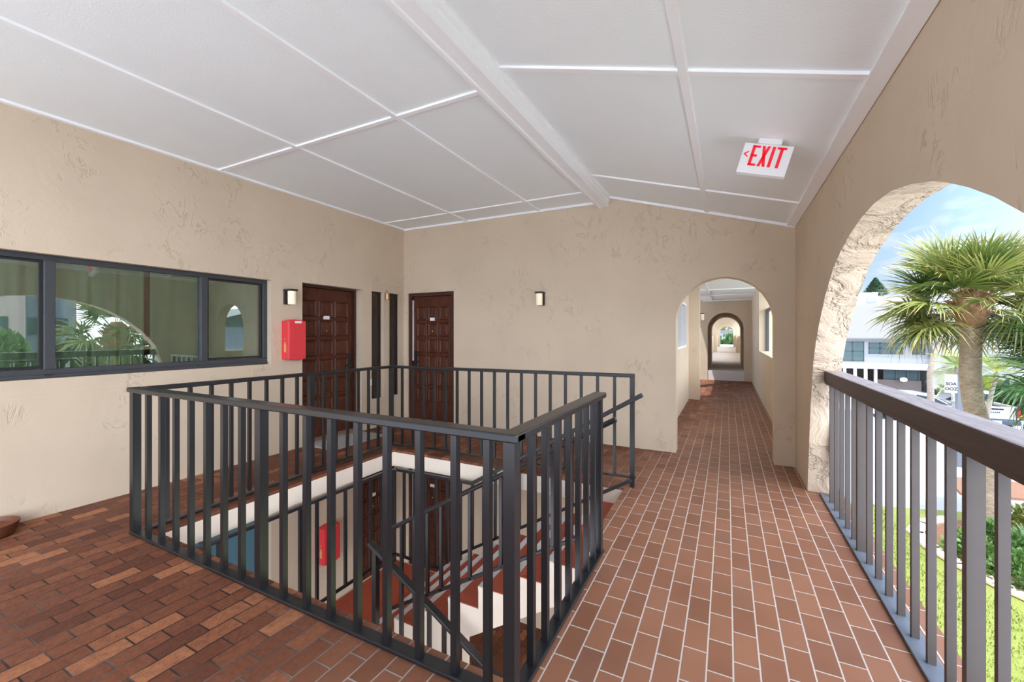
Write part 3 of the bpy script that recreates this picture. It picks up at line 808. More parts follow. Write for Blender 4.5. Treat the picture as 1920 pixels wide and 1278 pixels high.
# grass blades
def grass():
    vs, fs = [], []
    r = random.Random(3)
    for i in range(26000):
        y = r.uniform(5.0, 15.2); x = r.uniform(.95, 7.2)
        if y > 14.3 + .25 * x - .2 or (x > 3.75 and y > 10 and (x - 3.6) > (11.6 - y) * .7 and not y < 9.4): continue
        a = r.uniform(0, PI); h = r.uniform(.03, .075); w = r.uniform(.006, .012)
        dx, dy = math.cos(a) * w, math.sin(a) * w; lx, ly = r.uniform(-.03, .03), r.uniform(-.03, .03)
        k_ = len(vs); z = ZG + .03
        vs += [(x - dx, y - dy, z), (x + dx, y + dy, z), (x + lx, y + ly, z + h)]; fs.append((k_, k_ + 1, k_ + 2))
    me = bpy.data.meshes.new('grass'); me.from_pydata(vs, [], fs); me.materials.append(M['lawn'])
    o = bpy.data.objects.new('grass', me); COL.objects.link(o)
    return tag(o, 'short yellow green grass of the lawn below the arch', 'grass', kind='stuff')
grass()

# ------------------------------------------------------------------ palms
M['sabal'] = leaf('sabal_leaf', [(.15, srgb(58, 84, 42)), (.45, srgb(102, 120, 54)), (.7, srgb(146, 148, 78)), (.95, srgb(152, 164, 124))], srgb(196, 168, 112))
M['sabal_dark'] = leaf('sabal_leaf_dark', [(.15, srgb(38, 72, 44)), (.5, srgb(70, 108, 58)), (.85, srgb(120, 150, 96))], srgb(150, 160, 100))
M['areca'] = leaf('areca_leaf', [(.15, srgb(76, 112, 36)), (.5, srgb(124, 146, 42)), (.85, srgb(182, 166, 52))], srgb(186, 160, 66))
M['shrub'] = leaf('shrub_leaf', [(.15, srgb(70, 104, 56)), (.5, srgb(112, 146, 78)), (.85, srgb(160, 184, 112))], srgb(170, 186, 120))
M['shrub_y'] = leaf('shrub_leaf_yellow', [(.15, srgb(110, 124, 52)), (.5, srgb(166, 168, 84)), (.85, srgb(206, 190, 124))], srgb(214, 200, 140))
M['conifer'] = leaf('conifer_leaf', [(.15, srgb(46, 72, 56)), (.5, srgb(70, 98, 72)), (.85, srgb(96, 124, 90))], srgb(110, 130, 100))
def bark():
    t = NT('palm_bark'); v = t.coord('Object', (1, 1, 2.2)); n = t.noise(v, 9, 5, .65, .4)
    t.link(t.ramp(n, [(.3, srgb(128, 112, 96)), (.55, srgb(160, 144, 126)), (.8, srgb(182, 168, 150))]), t.b.inputs['Base Color'])
    t.bump(n, .5, .02); t.set(Roughness=.9); return t.m
M['bark'] = bark()
M['boots'] = plain('palm_boots', srgb(150, 116, 84), .9, noise=.35, nscale=14, bump=.6, bscale=18)
M['bark_grey'] = plain('slender_bark', srgb(150, 138, 128), .9, noise=.15, nscale=10)

def strip(bm, uvl, pts, wid, side, uvx):
    """a thin leaf strip through pts"""
    prev = None
    for i, p in enumerate(pts):
        if wid[i] < 1e-5: cur = [bm.verts.new(p)]
        else: cur = [bm.verts.new(p - side * wid[i]), bm.verts.new(p + side * wid[i])]
        if prev:
            f = bm.faces.new(prev + cur[::-1] if len(cur) == 2 else prev + cur)
            for lp in f.loops: lp[uvl].uv = (uvx[i] if lp.vert in cur else uvx[i - 1], .5)
        prev = cur
def fan_mesh(name, mat, seed, R=.85, P=.75, droop=.35, n=34, spread=2.3, wid=.019):
    r = random.Random(seed); bm = bmesh.new(); uvl = bm.loops.layers.uv.new('UVMap')
    ps = [Vector((0, P * s, -.10 * P * s * s)) for s in (0, .35, .7, 1)]
    strip(bm, uvl, ps, [.017, .013, .011, .010], Vector((1, 0, 0)), [.1] * 4)
    hub = ps[-1]
    for i in range(n):
        a = (i / (n - 1) - .5) * 2 * spread + r.uniform(-.03, .03)
        L = R * (.62 + .38 * math.cos(a / 2.2)) * r.uniform(.88, 1.08)
        d = Vector((math.sin(a), math.cos(a), .32 * abs(math.sin(a)) + r.uniform(-.06, .06))).normalized()
        side = Vector((math.cos(a), -math.sin(a), r.uniform(-.7, .7))).normalized()
        dr = droop * r.uniform(.6, 1.5)
        pts = []; ss = (0, .3, .55, .78, 1)
        for s in ss: pts.append(hub + d * (L * s * (1 - .10 * dr * s * s)) + Vector((0, 0, -dr * L * max(0, s - .3) ** 1.8 * 1.5)))
        strip(bm, uvl, pts, [.008, wid, wid * .95, wid * .55, 0], side, ss)
    me = bpy.data.meshes.new(name); bm.to_mesh(me); bm.free(); me.materials.append(mat); return me
def fan_palm(name, label, trunk, rad, crown, mat, count, R, seed, P=.75, boots=True, lo=-60):
    r = random.Random(seed)
    t = thing(name, label, 'palm tree', trunk[0])
    MB().tube(trunk, rad, 16).build('trunk', M['bark'], t, smooth=True)
    c = Vector(crown)
    if boots:
        b = MB(); top = Vector(trunk[-1])
        b.lathe([(.18, -.62), (.23, -.5), (.30, -.25), (.31, .0), (.26, .25), (.12, .42)], top + Vector((0, 0, .28)), 16)
        for i in range(70):
            a = r.uniform(0, 2 * PI); z = r.uniform(-.35, .5); q = top + Vector((.27 * math.cos(a), .27 * math.sin(a), .22 + z * .75 - .1))
            dd = Vector((math.cos(a + .35), math.sin(a + .35), r.uniform(.5, 1.3))).normalized()
            b.bar(q - dd * .05, q + dd * r.uniform(.14, .26), .05, .018, up=(math.cos(a), math.sin(a), 0))
        b.build('boots', M['boots'], t)
    vs = [fan_mesh('frond', mat, seed + 10 + i, R, P, dr) for i, dr in enumerate((.15, .35, .6, .95))]
    for i in range(count):
        f = (i + .5) / count
        el = math.radians(78 + (lo - 78) * f ** .9 + r.uniform(-8, 8)); az = i * 2.39996 + r.uniform(-.25, .25)
        if el < math.radians(-8) and (-math.sin(az) * -.35 + math.cos(az) * -.94) > .80: continue
        me = vs[min(3, max(0, int((1 - math.sin(el)) * 1.8 + r.uniform(-.5, .5))))]
        o = bpy.data.objects.new('frond', me); COL.objects.link(o); o.parent = t
        o.location = base_matrix(t).inverted() @ (c + Vector((r.uniform(-.08, .08), r.uniform(-.08, .08), r.uniform(-.12, .12) + .15 * math.sin(el))))
        o.rotation_euler = (el, r.uniform(-.5, .5), az); s_ = r.uniform(.85, 1.12); o.scale = (s_,) * 3
    return t
fan_palm('fan_palm', 'large fan palm with a thick tan trunk and brown boots beyond the arch railing',
         [(5.47, 13.81, ZG), (5.40, 13.77, -2.4), (5.34, 13.74, -1.6), (5.17, 13.65, -.5), (5.09, 13.61, -.1), (5.03, 13.58, .5), (5.05, 13.59, 1.25), (5.05, 13.59, 1.9)],
         [.30, .26, .23, .20, .185, .19, .185, .2], (5.05, 13.59, 2.16), M['sabal'], 92, .95, 21, P=.95, lo=-44)
fan_palm('fan_palm', 'dark green fan palm cropped by the right edge of the view',
         [(6.35, 12.45, ZG), (6.3, 12.4, -1.0), (6.28, 12.4, .3)], [.26, .2, .19], (6.28, 12.4, .52), M['sabal_dark'], 34, .85, 51, P=.8)

def feather_mesh(name, mat, seed, L=1.2, droop=.8, pairs=22, ll=.36):
    r = random.Random(seed); bm = bmesh.new(); uvl = bm.loops.layers.uv.new('UVMap')
    P = lambda s: Vector((0, L * s * (1 - .22 * droop * s), -droop * L * .62 * s ** 2.2))
    ss = [i / 8 for i in range(9)]
    strip(bm, uvl, [P(s) for s in ss], [.012 * (1 - .8 * s) for s in ss], Vector((1, 0, 0)), [.2] * 9)
    for i in range(pairs):
        s = .16 + .84 * i / (pairs - 1); l = ll * (math.sin(PI * min(1, s * .9 + .1)) * .75 + .3) * r.uniform(.85, 1.1)
        b = P(s); tg = (P(min(1, s + .02)) - P(s - .02)).normalized()
        for sg in (-1, 1):
            d = (Vector((sg, 0, .25)) + tg * .75).normalized(); pts = [b + d * (l * q) + Vector((0, 0, -.35 * l * q * q)) for q in (0, .4, .75, 1)]
            strip(bm, uvl, pts, [.006, .014, .010, 0], tg, (0, .4, .75, 1))
    me = bpy.data.meshes.new(name); bm.to_mesh(me); bm.free(); me.materials.append(mat); return me
def feather_palm(label, trunk, rad, mat, count, L, seed, droop=.8):
    r = random.Random(seed); t = thing('feather_palm', label, 'palm tree', trunk[0])
    MB().tube(trunk, rad, 10).build('trunk', M['bark_grey'], t, smooth=True)
    vs = [feather_mesh('frond', mat, seed + i, L, d) for i, d in enumerate((droop * .6, droop, droop * 1.3))]
    c = Vector(trunk[-1])
    for i in range(count):
        f = (i + .5) / count
        o = bpy.data.objects.new('frond', vs[i % 3]); COL.objects.link(o); o.parent = t
        o.location = base_matrix(t).inverted() @ c
        o.rotation_euler = (math.radians(75 - 85 * f + r.uniform(-8, 8)), 0, i * 2.39996); s_ = r.uniform(.85, 1.1); o.scale = (s_,) * 3
    return t
feather_palm('slender grey palm trunk curving to the right before the white house',
             [(8.35, 25.6, ZG), (8.2, 25.53, -2.2), (8.18, 25.53, -1.3), (8.16, 25.52, -.35), (8.29, 25.58, .38), (8.54, 25.71, .91), (8.82, 25.86, 1.34), (9.1, 25.97, 1.9)],
             [.17, .14, .12, .115, .11, .1, .095, .09], M['sabal'], 12, 1.3, 71)
feather_palm('small yellow green palm left of the big palm trunk', [(8.3, 23.33, ZG), (8.26, 23.3, -1.5), (8.22, 23.28, .1)], [.09, .06, .05], M['areca'], 15, 1.05, 81, 1.0)
feather_palm('small yellow green palm with a leaning grey trunk right of the big palm trunk', [(8.7, 22.4, ZG), (8.75, 22.45, -1.9), (8.93, 22.54, -.87), (9.12, 22.63, -.05)], [.1, .085, .07, .06], M['areca'], 15, 1.15, 91, .9)

# ------------------------------------------------------------------ shrubs and hedges
def leafy(name, label, cat, c, rx, ry, rz_, mat, n, size, seed, spiky=False, group=None):
    r = random.Random(seed); bm = bmesh.new(); uvl = bm.loops.layers.uv.new('UVMap'); c = Vector(c)
    for i in range(n):
        if spiky:
            a = r.uniform(0, 2 * PI); el = r.uniform(.35, 1.4); L = rz_ * r.uniform(.7, 1.15); b = Vector((r.uniform(-.5, .5) * rx, r.uniform(-.5, .5) * ry, 0))
            d = Vector((math.cos(a) * math.cos(el), math.sin(a) * math.cos(el), math.sin(el))); side = Vector((-math.sin(a), math.cos(a), 0))
            pts = [b + d * (L * s) + Vector((0, 0, -.35 * L * s * s)) for s in (0, .35, .7, 1)]
            strip(bm, uvl, pts, [size * .6, size, size * .7, 0], side, (0, .35, .7, 1))
        else:
            u = Vector((r.gauss(0, 1), r.gauss(0, 1), abs(r.gauss(0, 1)))).normalized() * (r.uniform(.25, 1) ** .4)
            p = Vector((u.x * rx, u.y * ry, u.z * rz_))
            d = (u + Vector((r.uniform(-.6, .6), r.uniform(-.6, .6), r.uniform(-.2, .8)))).normalized(); side = d.cross(Vector((r.uniform(-1, 1), r.uniform(-1, 1), 1))).normalized()
            s_ = size * r.uniform(.6, 1.3)
            strip(bm, uvl, [p, p + d * s_ * .5, p + d * s_], [s_ * .12, s_ * .3, 0], side, (0, .4, .75))
    me = bpy.data.meshes.new(name); bm.to_mesh(me); bm.free(); me.materials.append(mat)
    o = bpy.data.objects.new(name, me); COL.objects.link(o); o.location = c
    return tag(o, label, cat, group)
def leafy_tree(name, label, cat, c, *a):
    t = thing(name, label, cat, (c[0], c[1], ZG))
    MB().tube([(c[0], c[1], ZG), (c[0] + .1, c[1], (ZG + c[2]) / 2), (c[0], c[1], c[2] + a[2] * .6)], [.28, .2, .08], 10).build('trunk', M['bark_grey'], t, smooth=True)
    f = leafy('foliage', None, None, c, *a); f.parent = t; f.location = Vector(c) - Vector((c[0], c[1], ZG))
    return t
zb_ = ZG + .05
leafy('shrub', 'low grey green shrub just behind the kerb at the left end of the bed', 'shrub', (4.55, 12.2, zb_), .42, .5, .5, M['shrub'], 900, .11, 1)
leafy('shrub', 'rounded green shrub at the foot of the big palm trunk', 'shrub', (5.0, 12.6, zb_), .55, .5, .72, M['shrub'], 1100, .11, 2)
leafy('shrub', 'green shrub nearest the railing beside the kerb', 'shrub', (5.05, 11.35, zb_), .6, .5, .62, M['shrub'], 1200, .11, 3)
leafy('shrub', 'green shrub at the right edge of the view behind the kerb', 'shrub', (5.75, 11.15, zb_), .6, .6, .7, M['shrub'], 1200, .11, 4)
leafy('spiky_plant', 'dark spiky leaved plant above the shrubs at the right edge', 'plant', (5.85, 12.9, zb_), .4, .4, 1.05, M['sabal_dark'], 150, .032, 5, True)
leafy('shrub', 'yellowish shrub at the back of the bed by the driveway', 'shrub', (6.35, 14.1, zb_), .7, .5, .75, M['shrub_y'], 1100, .11, 6)
leafy('hedge', 'dark hedge behind the small palms right of the big palm trunk', 'hedge', (14.2, 36.5, ZG), 2.6, 1.2, 1.9, M['conifer'], 2600, .3, 8)
leafy('hedge', 'green clipped hedge at the far end of the corridor', 'hedge', (.2, 54, ZG), 3.5, 1.2, 4.6, M['shrub'], 3000, .4, 9)
leafy_tree('tree', 'pale leafy tree above the white roof at the end of the corridor', 'tree', (.2, 84, 1.2), 6, 3, 6.5, M['shrub_y'], 2600, .6, 10)
for i, (x_, y_, z_, s_) in enumerate(()): pass
tpin = thing('conifer', 'small dark conifer showing above the white roof', 'tree', (18.3, 75, ZG))
MB().tube([(18.3, 75, ZG), (18.35, 75, 8.4)], [.3, .06], 8).build('trunk', M['bark_grey'], tpin)
r_ = random.Random(5); bmx = bmesh.new(); uvl = bmx.loops.layers.uv.new('UVMap')
for i in range(900):
    h = r_.uniform(0, 1); a = r_.uniform(0, 2 * PI); R_ = (1 - h) * 1.5 + .15; p = Vector((18.33 + R_ * .5 * math.cos(a), 75 + R_ * .5 * math.sin(a), 6.6 + h * 2.6))
    d = Vector((math.cos(a), math.sin(a), r_.uniform(.1, .8))).normalized(); side = d.cross(Vector((0, 0, 1))).normalized()
    strip(bmx, uvl, [p, p + d * R_ * .4, p + d * R_ * .65], [.05, .12, 0], side, (0, .4, .7))
bmesh.ops.translate(bmx, vec=-Vector((18.3, 75, ZG)), verts=list(bmx.verts))
me = bpy.data.meshes.new('foliage'); bmx.to_mesh(me); bmx.free(); me.materials.append(M['conifer'])
o = bpy.data.objects.new('foliage', me); COL.objects.link(o); o.parent = tpin

# ------------------------------------------------------------------ white house across the road
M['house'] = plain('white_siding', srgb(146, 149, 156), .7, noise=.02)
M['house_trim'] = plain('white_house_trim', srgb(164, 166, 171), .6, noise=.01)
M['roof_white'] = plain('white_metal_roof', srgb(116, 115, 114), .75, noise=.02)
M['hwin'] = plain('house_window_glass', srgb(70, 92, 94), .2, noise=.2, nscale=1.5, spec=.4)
M['hwin_dark'] = plain('garage_glass', srgb(70, 84, 96), .2, noise=.1, nscale=1)
M['hdark'] = plain('garage_shadow', srgb(92, 82, 80), .8)
M['roof_blue'] = plain('blue_grey_roof', srgb(150, 160, 178), .6, noise=.04)
HY_ = 45.0
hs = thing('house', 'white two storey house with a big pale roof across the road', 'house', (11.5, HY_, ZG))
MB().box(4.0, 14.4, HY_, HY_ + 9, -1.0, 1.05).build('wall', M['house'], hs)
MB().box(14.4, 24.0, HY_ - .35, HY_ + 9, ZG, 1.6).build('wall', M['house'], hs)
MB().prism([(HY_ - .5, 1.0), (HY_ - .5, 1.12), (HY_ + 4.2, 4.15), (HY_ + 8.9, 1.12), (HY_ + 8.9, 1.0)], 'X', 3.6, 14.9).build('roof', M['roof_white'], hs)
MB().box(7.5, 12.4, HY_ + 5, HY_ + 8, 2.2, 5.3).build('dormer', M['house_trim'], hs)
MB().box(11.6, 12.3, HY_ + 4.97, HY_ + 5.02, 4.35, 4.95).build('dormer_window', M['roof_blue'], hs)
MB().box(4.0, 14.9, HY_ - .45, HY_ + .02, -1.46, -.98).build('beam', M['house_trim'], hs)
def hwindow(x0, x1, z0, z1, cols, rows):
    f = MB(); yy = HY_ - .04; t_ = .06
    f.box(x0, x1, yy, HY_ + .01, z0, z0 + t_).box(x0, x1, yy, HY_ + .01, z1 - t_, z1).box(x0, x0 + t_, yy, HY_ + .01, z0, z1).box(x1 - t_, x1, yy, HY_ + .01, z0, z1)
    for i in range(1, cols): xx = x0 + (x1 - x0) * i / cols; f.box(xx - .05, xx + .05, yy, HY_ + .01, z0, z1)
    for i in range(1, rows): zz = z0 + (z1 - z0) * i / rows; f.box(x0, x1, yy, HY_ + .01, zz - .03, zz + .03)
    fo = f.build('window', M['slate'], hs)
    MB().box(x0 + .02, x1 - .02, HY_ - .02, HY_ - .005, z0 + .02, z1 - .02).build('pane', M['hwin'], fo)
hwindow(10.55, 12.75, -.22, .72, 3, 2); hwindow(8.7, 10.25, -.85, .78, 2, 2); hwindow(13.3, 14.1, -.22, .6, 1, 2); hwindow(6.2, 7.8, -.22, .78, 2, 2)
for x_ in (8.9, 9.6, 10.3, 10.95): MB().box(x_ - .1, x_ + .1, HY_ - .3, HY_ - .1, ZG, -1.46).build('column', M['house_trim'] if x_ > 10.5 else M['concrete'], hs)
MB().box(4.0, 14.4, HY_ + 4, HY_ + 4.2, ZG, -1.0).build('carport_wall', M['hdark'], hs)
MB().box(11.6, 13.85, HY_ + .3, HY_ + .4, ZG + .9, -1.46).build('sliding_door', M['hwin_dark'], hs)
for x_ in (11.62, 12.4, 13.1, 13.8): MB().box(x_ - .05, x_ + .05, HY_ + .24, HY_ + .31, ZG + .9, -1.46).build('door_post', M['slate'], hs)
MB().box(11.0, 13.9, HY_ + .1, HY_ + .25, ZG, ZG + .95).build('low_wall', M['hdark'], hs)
b = MB().lathe([(.05, -.18), (.2, -.12), (.24, 0), (.2, .12), (.05, .18)], (12.72, HY_ - .2, -2.27), 14); b.build('porch_lamp', M['white'], hs, smooth=True)
# distant houses
h2 = thing('house', 'pale house with a blue grey gable seen through the corridor opening', 'house', (5.4, 60, ZG))
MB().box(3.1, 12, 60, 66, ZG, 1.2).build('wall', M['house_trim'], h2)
MB().prism([(2.3, .9), (3.0, .9), (4.6, 2.3), (8.8, 2.3), (12, .9), (12.4, .9), (12.4, 1.1), (8.8, 2.7), (4.6, 2.7), (2.3, 1.1)], 'Y', 59.6, 66.4).build('roof', M['roof_blue'], h2)
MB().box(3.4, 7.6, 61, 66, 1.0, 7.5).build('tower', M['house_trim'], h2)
for z_ in (2.2, 2.85): MB().box(3.7, 4.3, 60.95, 61.0, z_ + .42, z_ + .98).build('window', M['slate'], h2)
for x_ in (3.9, 5.2): MB().box(x_, x_ + .8, 59.95, 60.0, ZG + .5, .4).build('door', M['roof_blue'], h2)
h3 = thing('house', 'white flat roofed house behind the hedge at the corridor end', 'house', (0, 73, ZG))
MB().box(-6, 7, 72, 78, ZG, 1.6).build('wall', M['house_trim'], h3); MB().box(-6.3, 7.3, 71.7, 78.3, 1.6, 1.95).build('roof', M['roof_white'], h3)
h4 = thing('house', 'blue grey house mirrored as a narrow arch in the right window pane', 'house', (21, 18.5, ZG))
MB().box(19, 24, 14, 23, ZG, 1.9).build('wall', M['roof_blue'], h4); MB().prism([(13.6, 1.9), (18.5, 3.3), (23.4, 1.9)], 'X', 18.7, 24.3).build('roof', M['slate'], h4)
# apartment block away to the side, only seen mirrored in the window
ap = thing('apartment_block', 'pale pink and grey apartment block beyond the garden, mirrored in the window', 'building', (48, 26, ZG))
M['pink'] = plain('pale_pink_render', srgb(214, 196, 188), .8)
MB().box(44, 56, 2, 13.2, ZG, 14).build('wall', M['pink'], ap); MB().box(46, 56, 13.2, 17, ZG, 12).build('wall', M['roof_blue'], ap)
for r0 in range(4):
    for c0 in range(3): MB().box(43.95, 44.01, 4.2 + c0 * 3.4, 5.4 + c0 * 3.4, ZG + 1 + r0 * 3.6, ZG + 2.6 + r0 * 3.6).build('window', M['hwin_dark'], ap)
    for c0 in range(2): MB().box(45.95, 46.01, 13.8 + c0 * 1.6, 14.8 + c0 * 1.6, ZG + 1 + r0 * 3.6, ZG + 2.6 + r0 * 3.6).build('window', M['hwin_dark'], ap)
fan_palm('fan_palm', 'fan palm outside the view to the right, mirrored in the left window', [(6.1, 5.75, ZG), (6.05, 5.7, -1.2), (6.0, 5.7, 1.1)], [.27, .2, .19], (6.0, 5.7, 1.4), M['sabal'], 40, .85, 131, P=.8)
leafy_tree('tree', 'round leafy tree beside the apartment block beyond the garden', 'tree', (21, 6.3, ZG + 2.0), 1.7, 1.7, 3.0, M['shrub'], 2400, .35, 12)
leafy_tree('tree', 'dark leafy tree further along the garden road', 'tree', (24, 10.2, ZG + 1.2), 2.0, 2.0, 3.2, M['conifer'], 2200, .35, 13)

# ------------------------------------------------------------------ sign post
sp_ = thing('sign_post', 'grey post with a small white notice board by the driveway', 'sign', (7.34, 20.6, ZG))
MB().box(7.28, 7.42, 20.53, 20.67, ZG, .15).build('post', M['plate'], sp_, bevel=.01)
M['board'] = plain('notice_board', srgb(176, 177, 178), .6)
bd = MB().box(6.94, 7.27, 20.48, 20.52, -.66, .0).build('board', M['board'], sp_)
def text_mesh(s, size, Mx, mat, parent, nm='lettering', depth=.003):
    cu = bpy.data.curves.new('tmp', 'FONT'); cu.body = s; cu.size = size; cu.extrude = depth; cu.offset = size * .03; cu.align_x = 'CENTER'
    ob = bpy.data.objects.new('tmp', cu); COL.objects.link(ob)
    bpy.context.view_layer.update()
    me = bpy.data.meshes.new_from_object(ob.evaluated_get(bpy.context.evaluated_depsgraph_get()))
    bpy.data.objects.remove(ob); bpy.data.curves.remove(cu)
    me.transform(base_matrix(parent).inverted() @ Mx); me.materials.clear(); me.materials.append(mat); me.name = nm
    o = bpy.data.objects.new(nm, me); COL.objects.link(o); o.parent = parent; return o
RX = Matrix.Rotation(PI / 2, 4, 'X')
text_mesh('SOA', .145, Matrix.Translation((7.105, 20.477, -.38)) @ RX, M['black'], bd)
text_mesh('OOZ', .145, Matrix.Translation((7.105, 20.477, -.56)) @ RX, M['black'], bd)

# ------------------------------------------------------------------ vehicles
M['silver'] = plain('silver_paint', srgb(160, 164, 168), .25, noise=.02, metal=.3)
M['carwhite'] = plain('white_paint', srgb(190, 192, 195), .25, noise=.01)
M['carglass'] = plain('car_glass', srgb(44, 54, 60), .08, noise=.1, nscale=1, spec=.8)
M['tyre'] = plain('tyre_rubber', srgb(28, 28, 30), .85)
M['taillight'] = plain('red_tail_light', srgb(206, 34, 40), .25)
M['bumper'] = plain('dark_bumper', srgb(66, 76, 88), .4)
def wheel(par, p, ax, Rw, w):
    m_ = Matrix.Translation(p) @ Vector(ax).to_track_quat('Z', 'Y').to_matrix().to_4x4()
    o = MB().lathe([(Rw * .6, -w / 2), (Rw * .95, -w / 2), (Rw, -w * .3), (Rw, w * .3), (Rw * .95, w / 2), (Rw * .6, w / 2)], (0, 0, 0), 22, m_).build('wheel', M['tyre'], par, smooth=True)
    MB().lathe([(.02, -w * .52), (Rw * .58, -w * .52), (Rw * .58, w * .52), (.02, w * .52)], (0, 0, 0), 14, m_).build('hub', M['silver'], o)
car = thing('car', 'silver hatchback parked beyond the arch railing in front of the house', 'car', (9.5, 30.9, ZG), math.radians(-4))
MC = base_matrix(car)
body = [(-2.1, .32), (2.05, .32), (2.15, .55), (2.1, .78), (1.95, .9), (1.05, 1.0), (-1.95, .98), (-2.15, .8)]
cab = [(-1.95, .97), (1.05, .99), (.35, 1.42), (-.2, 1.54), (-1.3, 1.54), (-1.75, 1.42)]
MB().prism(body, 'Y', -.88, .88, M=MC).build('body', M['silver'], car, bevel=.06)
MB().prism(cab, 'Y', -.76, .76, M=MC).build('cabin', M['silver'], car, bevel=.06)
for y_ in (-.775, .765):
    for q in ([(.85, 1.04), (.3, 1.38), (-.35, 1.46), (-.35, 1.04)], [(-.45, 1.04), (-.45, 1.46), (-1.25, 1.46), (-1.6, 1.3), (-1.65, 1.04)]):
        MB().prism(q, 'Y', y_, y_ + .01, M=MC).build('side_window', M['carglass'], car)
MB().prism([(1.0, 1.03), (.38, 1.40), (.40, 1.42), (1.03, 1.05)], 'Y', -.66, .66, M=MC).build('windscreen', M['carglass'], car)
MB().box(1.98, 2.2, -.82, .82, .34, .68, MC).build('bumper', M['tyre'], car, bevel=.04)
for x_ in (-1.3, 1.35):
    for y_ in (-.86, .86): wheel(car, MC @ Vector((x_, y_, .33)), MC.to_3x3() @ Vector((0, 1, 0)), .33, .22)
tr = thing('pickup_truck', 'white pickup truck seen from behind at the right edge beyond the railing', 'car', (11.4, 28.4, ZG), math.radians(2))
MT = base_matrix(tr)     # local +Y is the driving direction, tailgate at y = 0
W_ = .86
MB().box(-W_, W_, .06, 5.2, .62, 1.12, MT).build('body', M['carwhite'], tr, bevel=.06)
for s_ in (-1, 1): MB().box(s_ * W_ - (.10 if s_ > 0 else 0), s_ * W_ + (.10 if s_ < 0 else 0), .06, 1.9, 1.1, 1.27, MT).build('bed_side', M['carwhite'], tr, bevel=.02)
MB().box(-W_ + .1, W_ - .1, .1, 1.9, 1.1, 1.14, MT).build('bed_liner', M['tyre'], tr)
tg_ = MB().box(-W_ + .17, W_ - .17, .0, .09, .68, 1.27, MT).build('tailgate', M['carwhite'], tr, bevel=.025)
MB().box(-.28, .28, -.012, .02, 1.12, 1.19, MT).build('tailgate_handle', M['tyre'], tg_)
for i in range(5): MB().box(-.17 + i * .07, -.12 + i * .07, -.006, .004, .97, 1.03, MT).build('emblem', M['bumper'], tg_)
for s_ in (-1, 1):
    x0_, x1_ = sorted((s_ * (W_ - .165), s_ * (W_ + .005)))
    MB().box(x0_, x1_, .02, .12, .78, 1.22, MT).build('tail_light', M['taillight'], tr, bevel=.02)
MB().box(-W_ + .02, W_ - .02, -.12, .1, .44, .66, MT).build('bumper', M['bumper'], tr, bevel=.03)
MB().box(-.16, .16, -.135, -.115, .5, .62, MT).build('license_plate', M['white'], tr)
cabp = [(1.9, 1.1), (4.0, 1.1), (3.3, 1.72), (3.0, 1.8), (2.1, 1.8), (1.95, 1.7)]
MB().prism(cabp, 'X', -.74, .74, M=MT).build('cab', M['carwhite'], tr, bevel=.06)
MB().box(-.6, .6, 1.88, 1.93, 1.3, 1.66, MT).build('rear_window', M['carglass'], tr)
for s_ in (-.745, .735): MB().prism([(2.15, 1.2), (3.6, 1.2), (3.1, 1.66), (2.2, 1.68)], 'X', s_, s_ + .01, M=MT).build('side_window', M['carglass'], tr)
for y_ in (1.05, 4.2):
    for s_ in (-1, 1): wheel(tr, MT @ Vector((s_ * .78, y_, .38)), MT.to_3x3() @ Vector((1, 0, 0)), .38, .24)

# ------------------------------------------------------------------ light
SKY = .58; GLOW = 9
w = bpy.data.worlds.new('World'); SC.world = w; w.use_nodes = True
nt = w.node_tree; N = nt.nodes; Lk = nt.links
bg = N['Background']
tc = N.new('ShaderNodeTexCoord'); sp = N.new('ShaderNodeSeparateXYZ'); Lk.new(tc.outputs['Generated'], sp.inputs[0])
mp = N.new('ShaderNodeMapping'); mp.inputs['Scale'].default_value = (1, 1, 2.6); mp.inputs['Location'].default_value = (.35, .1, .2); Lk.new(tc.outputs['Generated'], mp.inputs[0])
no = N.new('ShaderNodeTexNoise'); no.inputs['Scale'].default_value = 3.4; no.inputs['Detail'].default_value = 7; no.inputs['Roughness'].default_value = .52; no.inputs['Distortion'].default_value = .3
Lk.new(mp.outputs[0], no.inputs['Vector'])
cr = N.new('ShaderNodeValToRGB'); cr.color_ramp.elements[0].position = .45; cr.color_ramp.elements[1].position = .58
Lk.new(no.outputs['Fac'], cr.inputs[0])
sk = N.new('ShaderNodeValToRGB'); e = sk.color_ramp.elements
e[0].position = .0; e[0].color = (.74, .88, 1.05, 1); e[1].position = .8; e[1].color = (.20, .40, .80, 1)
x_ = e.new(.12); x_.color = (.60, .82, 1.10, 1); x_ = e.new(.32); x_.color = (.36, .60, 1.0, 1)
Lk.new(sp.outputs['Z'], sk.inputs[0])
mx = N.new('ShaderNodeMix'); mx.data_type = 'RGBA'; Lk.new(cr.outputs[0], mx.inputs[0]); Lk.new(sk.outputs[0], mx.inputs[6]); mx.inputs[7].default_value = (1.15, 1.16, 1.18, 1)
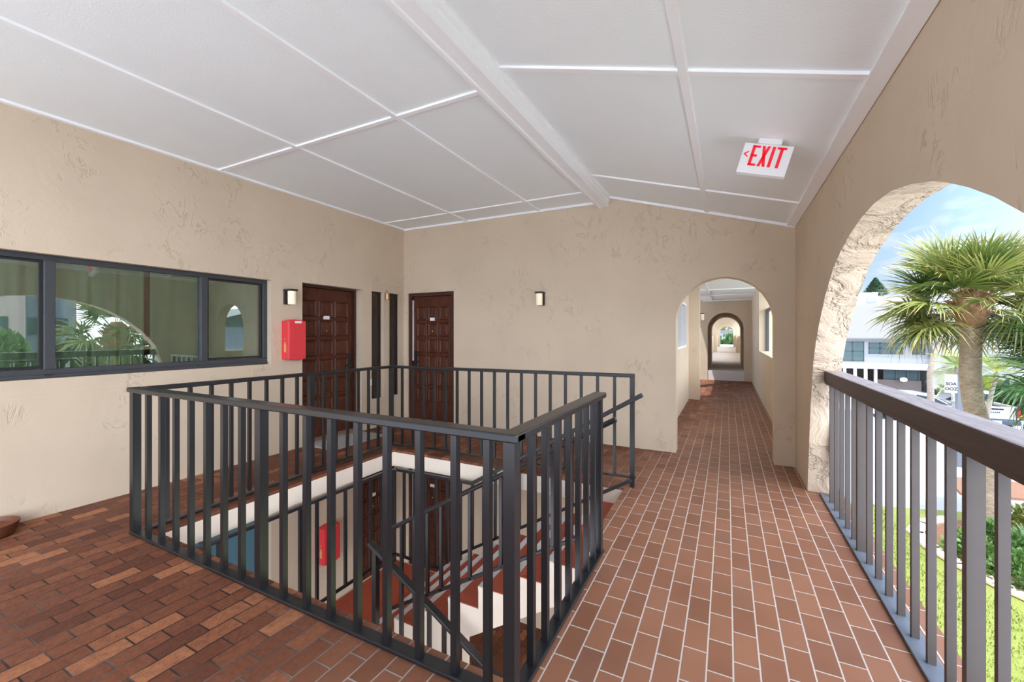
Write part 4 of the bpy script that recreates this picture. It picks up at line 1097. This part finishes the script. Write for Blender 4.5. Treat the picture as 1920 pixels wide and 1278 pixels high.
# added sky glow, out of view on the garden side, to brighten the interior
SUN_DIR = Vector((.22, .30, -.93)).normalized()
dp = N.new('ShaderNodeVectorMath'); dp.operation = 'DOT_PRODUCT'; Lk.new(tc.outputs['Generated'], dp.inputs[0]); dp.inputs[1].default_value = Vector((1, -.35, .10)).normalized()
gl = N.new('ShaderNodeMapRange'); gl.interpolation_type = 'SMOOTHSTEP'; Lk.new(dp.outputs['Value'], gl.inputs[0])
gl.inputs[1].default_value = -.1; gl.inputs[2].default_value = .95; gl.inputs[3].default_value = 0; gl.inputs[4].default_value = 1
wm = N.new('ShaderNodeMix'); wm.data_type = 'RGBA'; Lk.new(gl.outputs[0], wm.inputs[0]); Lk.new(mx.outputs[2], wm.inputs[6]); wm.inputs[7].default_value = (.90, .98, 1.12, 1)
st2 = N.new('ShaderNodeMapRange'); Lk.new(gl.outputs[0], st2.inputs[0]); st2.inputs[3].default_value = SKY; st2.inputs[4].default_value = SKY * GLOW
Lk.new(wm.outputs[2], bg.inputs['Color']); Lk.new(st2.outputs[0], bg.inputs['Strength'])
sun = bpy.data.lights.new('sun', 'SUN'); sun.energy = 3.7; sun.angle = math.radians(1.0); sun.color = (.97, .99, 1.03)
so = bpy.data.objects.new('sun', sun); COL.objects.link(so)
so.rotation_euler = SUN_DIR.to_track_quat('-Z', 'Y').to_euler()

# ------------------------------------------------------------------ camera and view
F, TH_, YH, CH = 788.8, .4729, 625.4, 1.45
cd = bpy.data.cameras.new('camera'); cd.sensor_width = 36; cd.lens = F / 1920 * 36
cd.shift_y = -(639 - YH) / 1920; cd.clip_start = .05; cd.clip_end = 400
co = bpy.data.objects.new('camera', cd); COL.objects.link(co)
co.location = (0, 0, CH); co.rotation_euler = (PI / 2, 0, TH_)
SC.camera = co
vs_ = SC.view_settings
SC.display_settings.display_device = 'sRGB'
vs_.view_transform = 'Standard'; vs_.look = 'None'; vs_.gamma = 1; vs_.use_curve_mapping = False
vs_.exposure = .72
cy = SC.cycles
cy.use_denoising = True
cy.max_bounces = 12; cy.diffuse_bounces = 7; cy.glossy_bounces = 4; cy.transparent_max_bounces = 12
cy.sample_clamp_indirect = 8; cy.caustics_reflective = False; cy.caustics_refractive = False
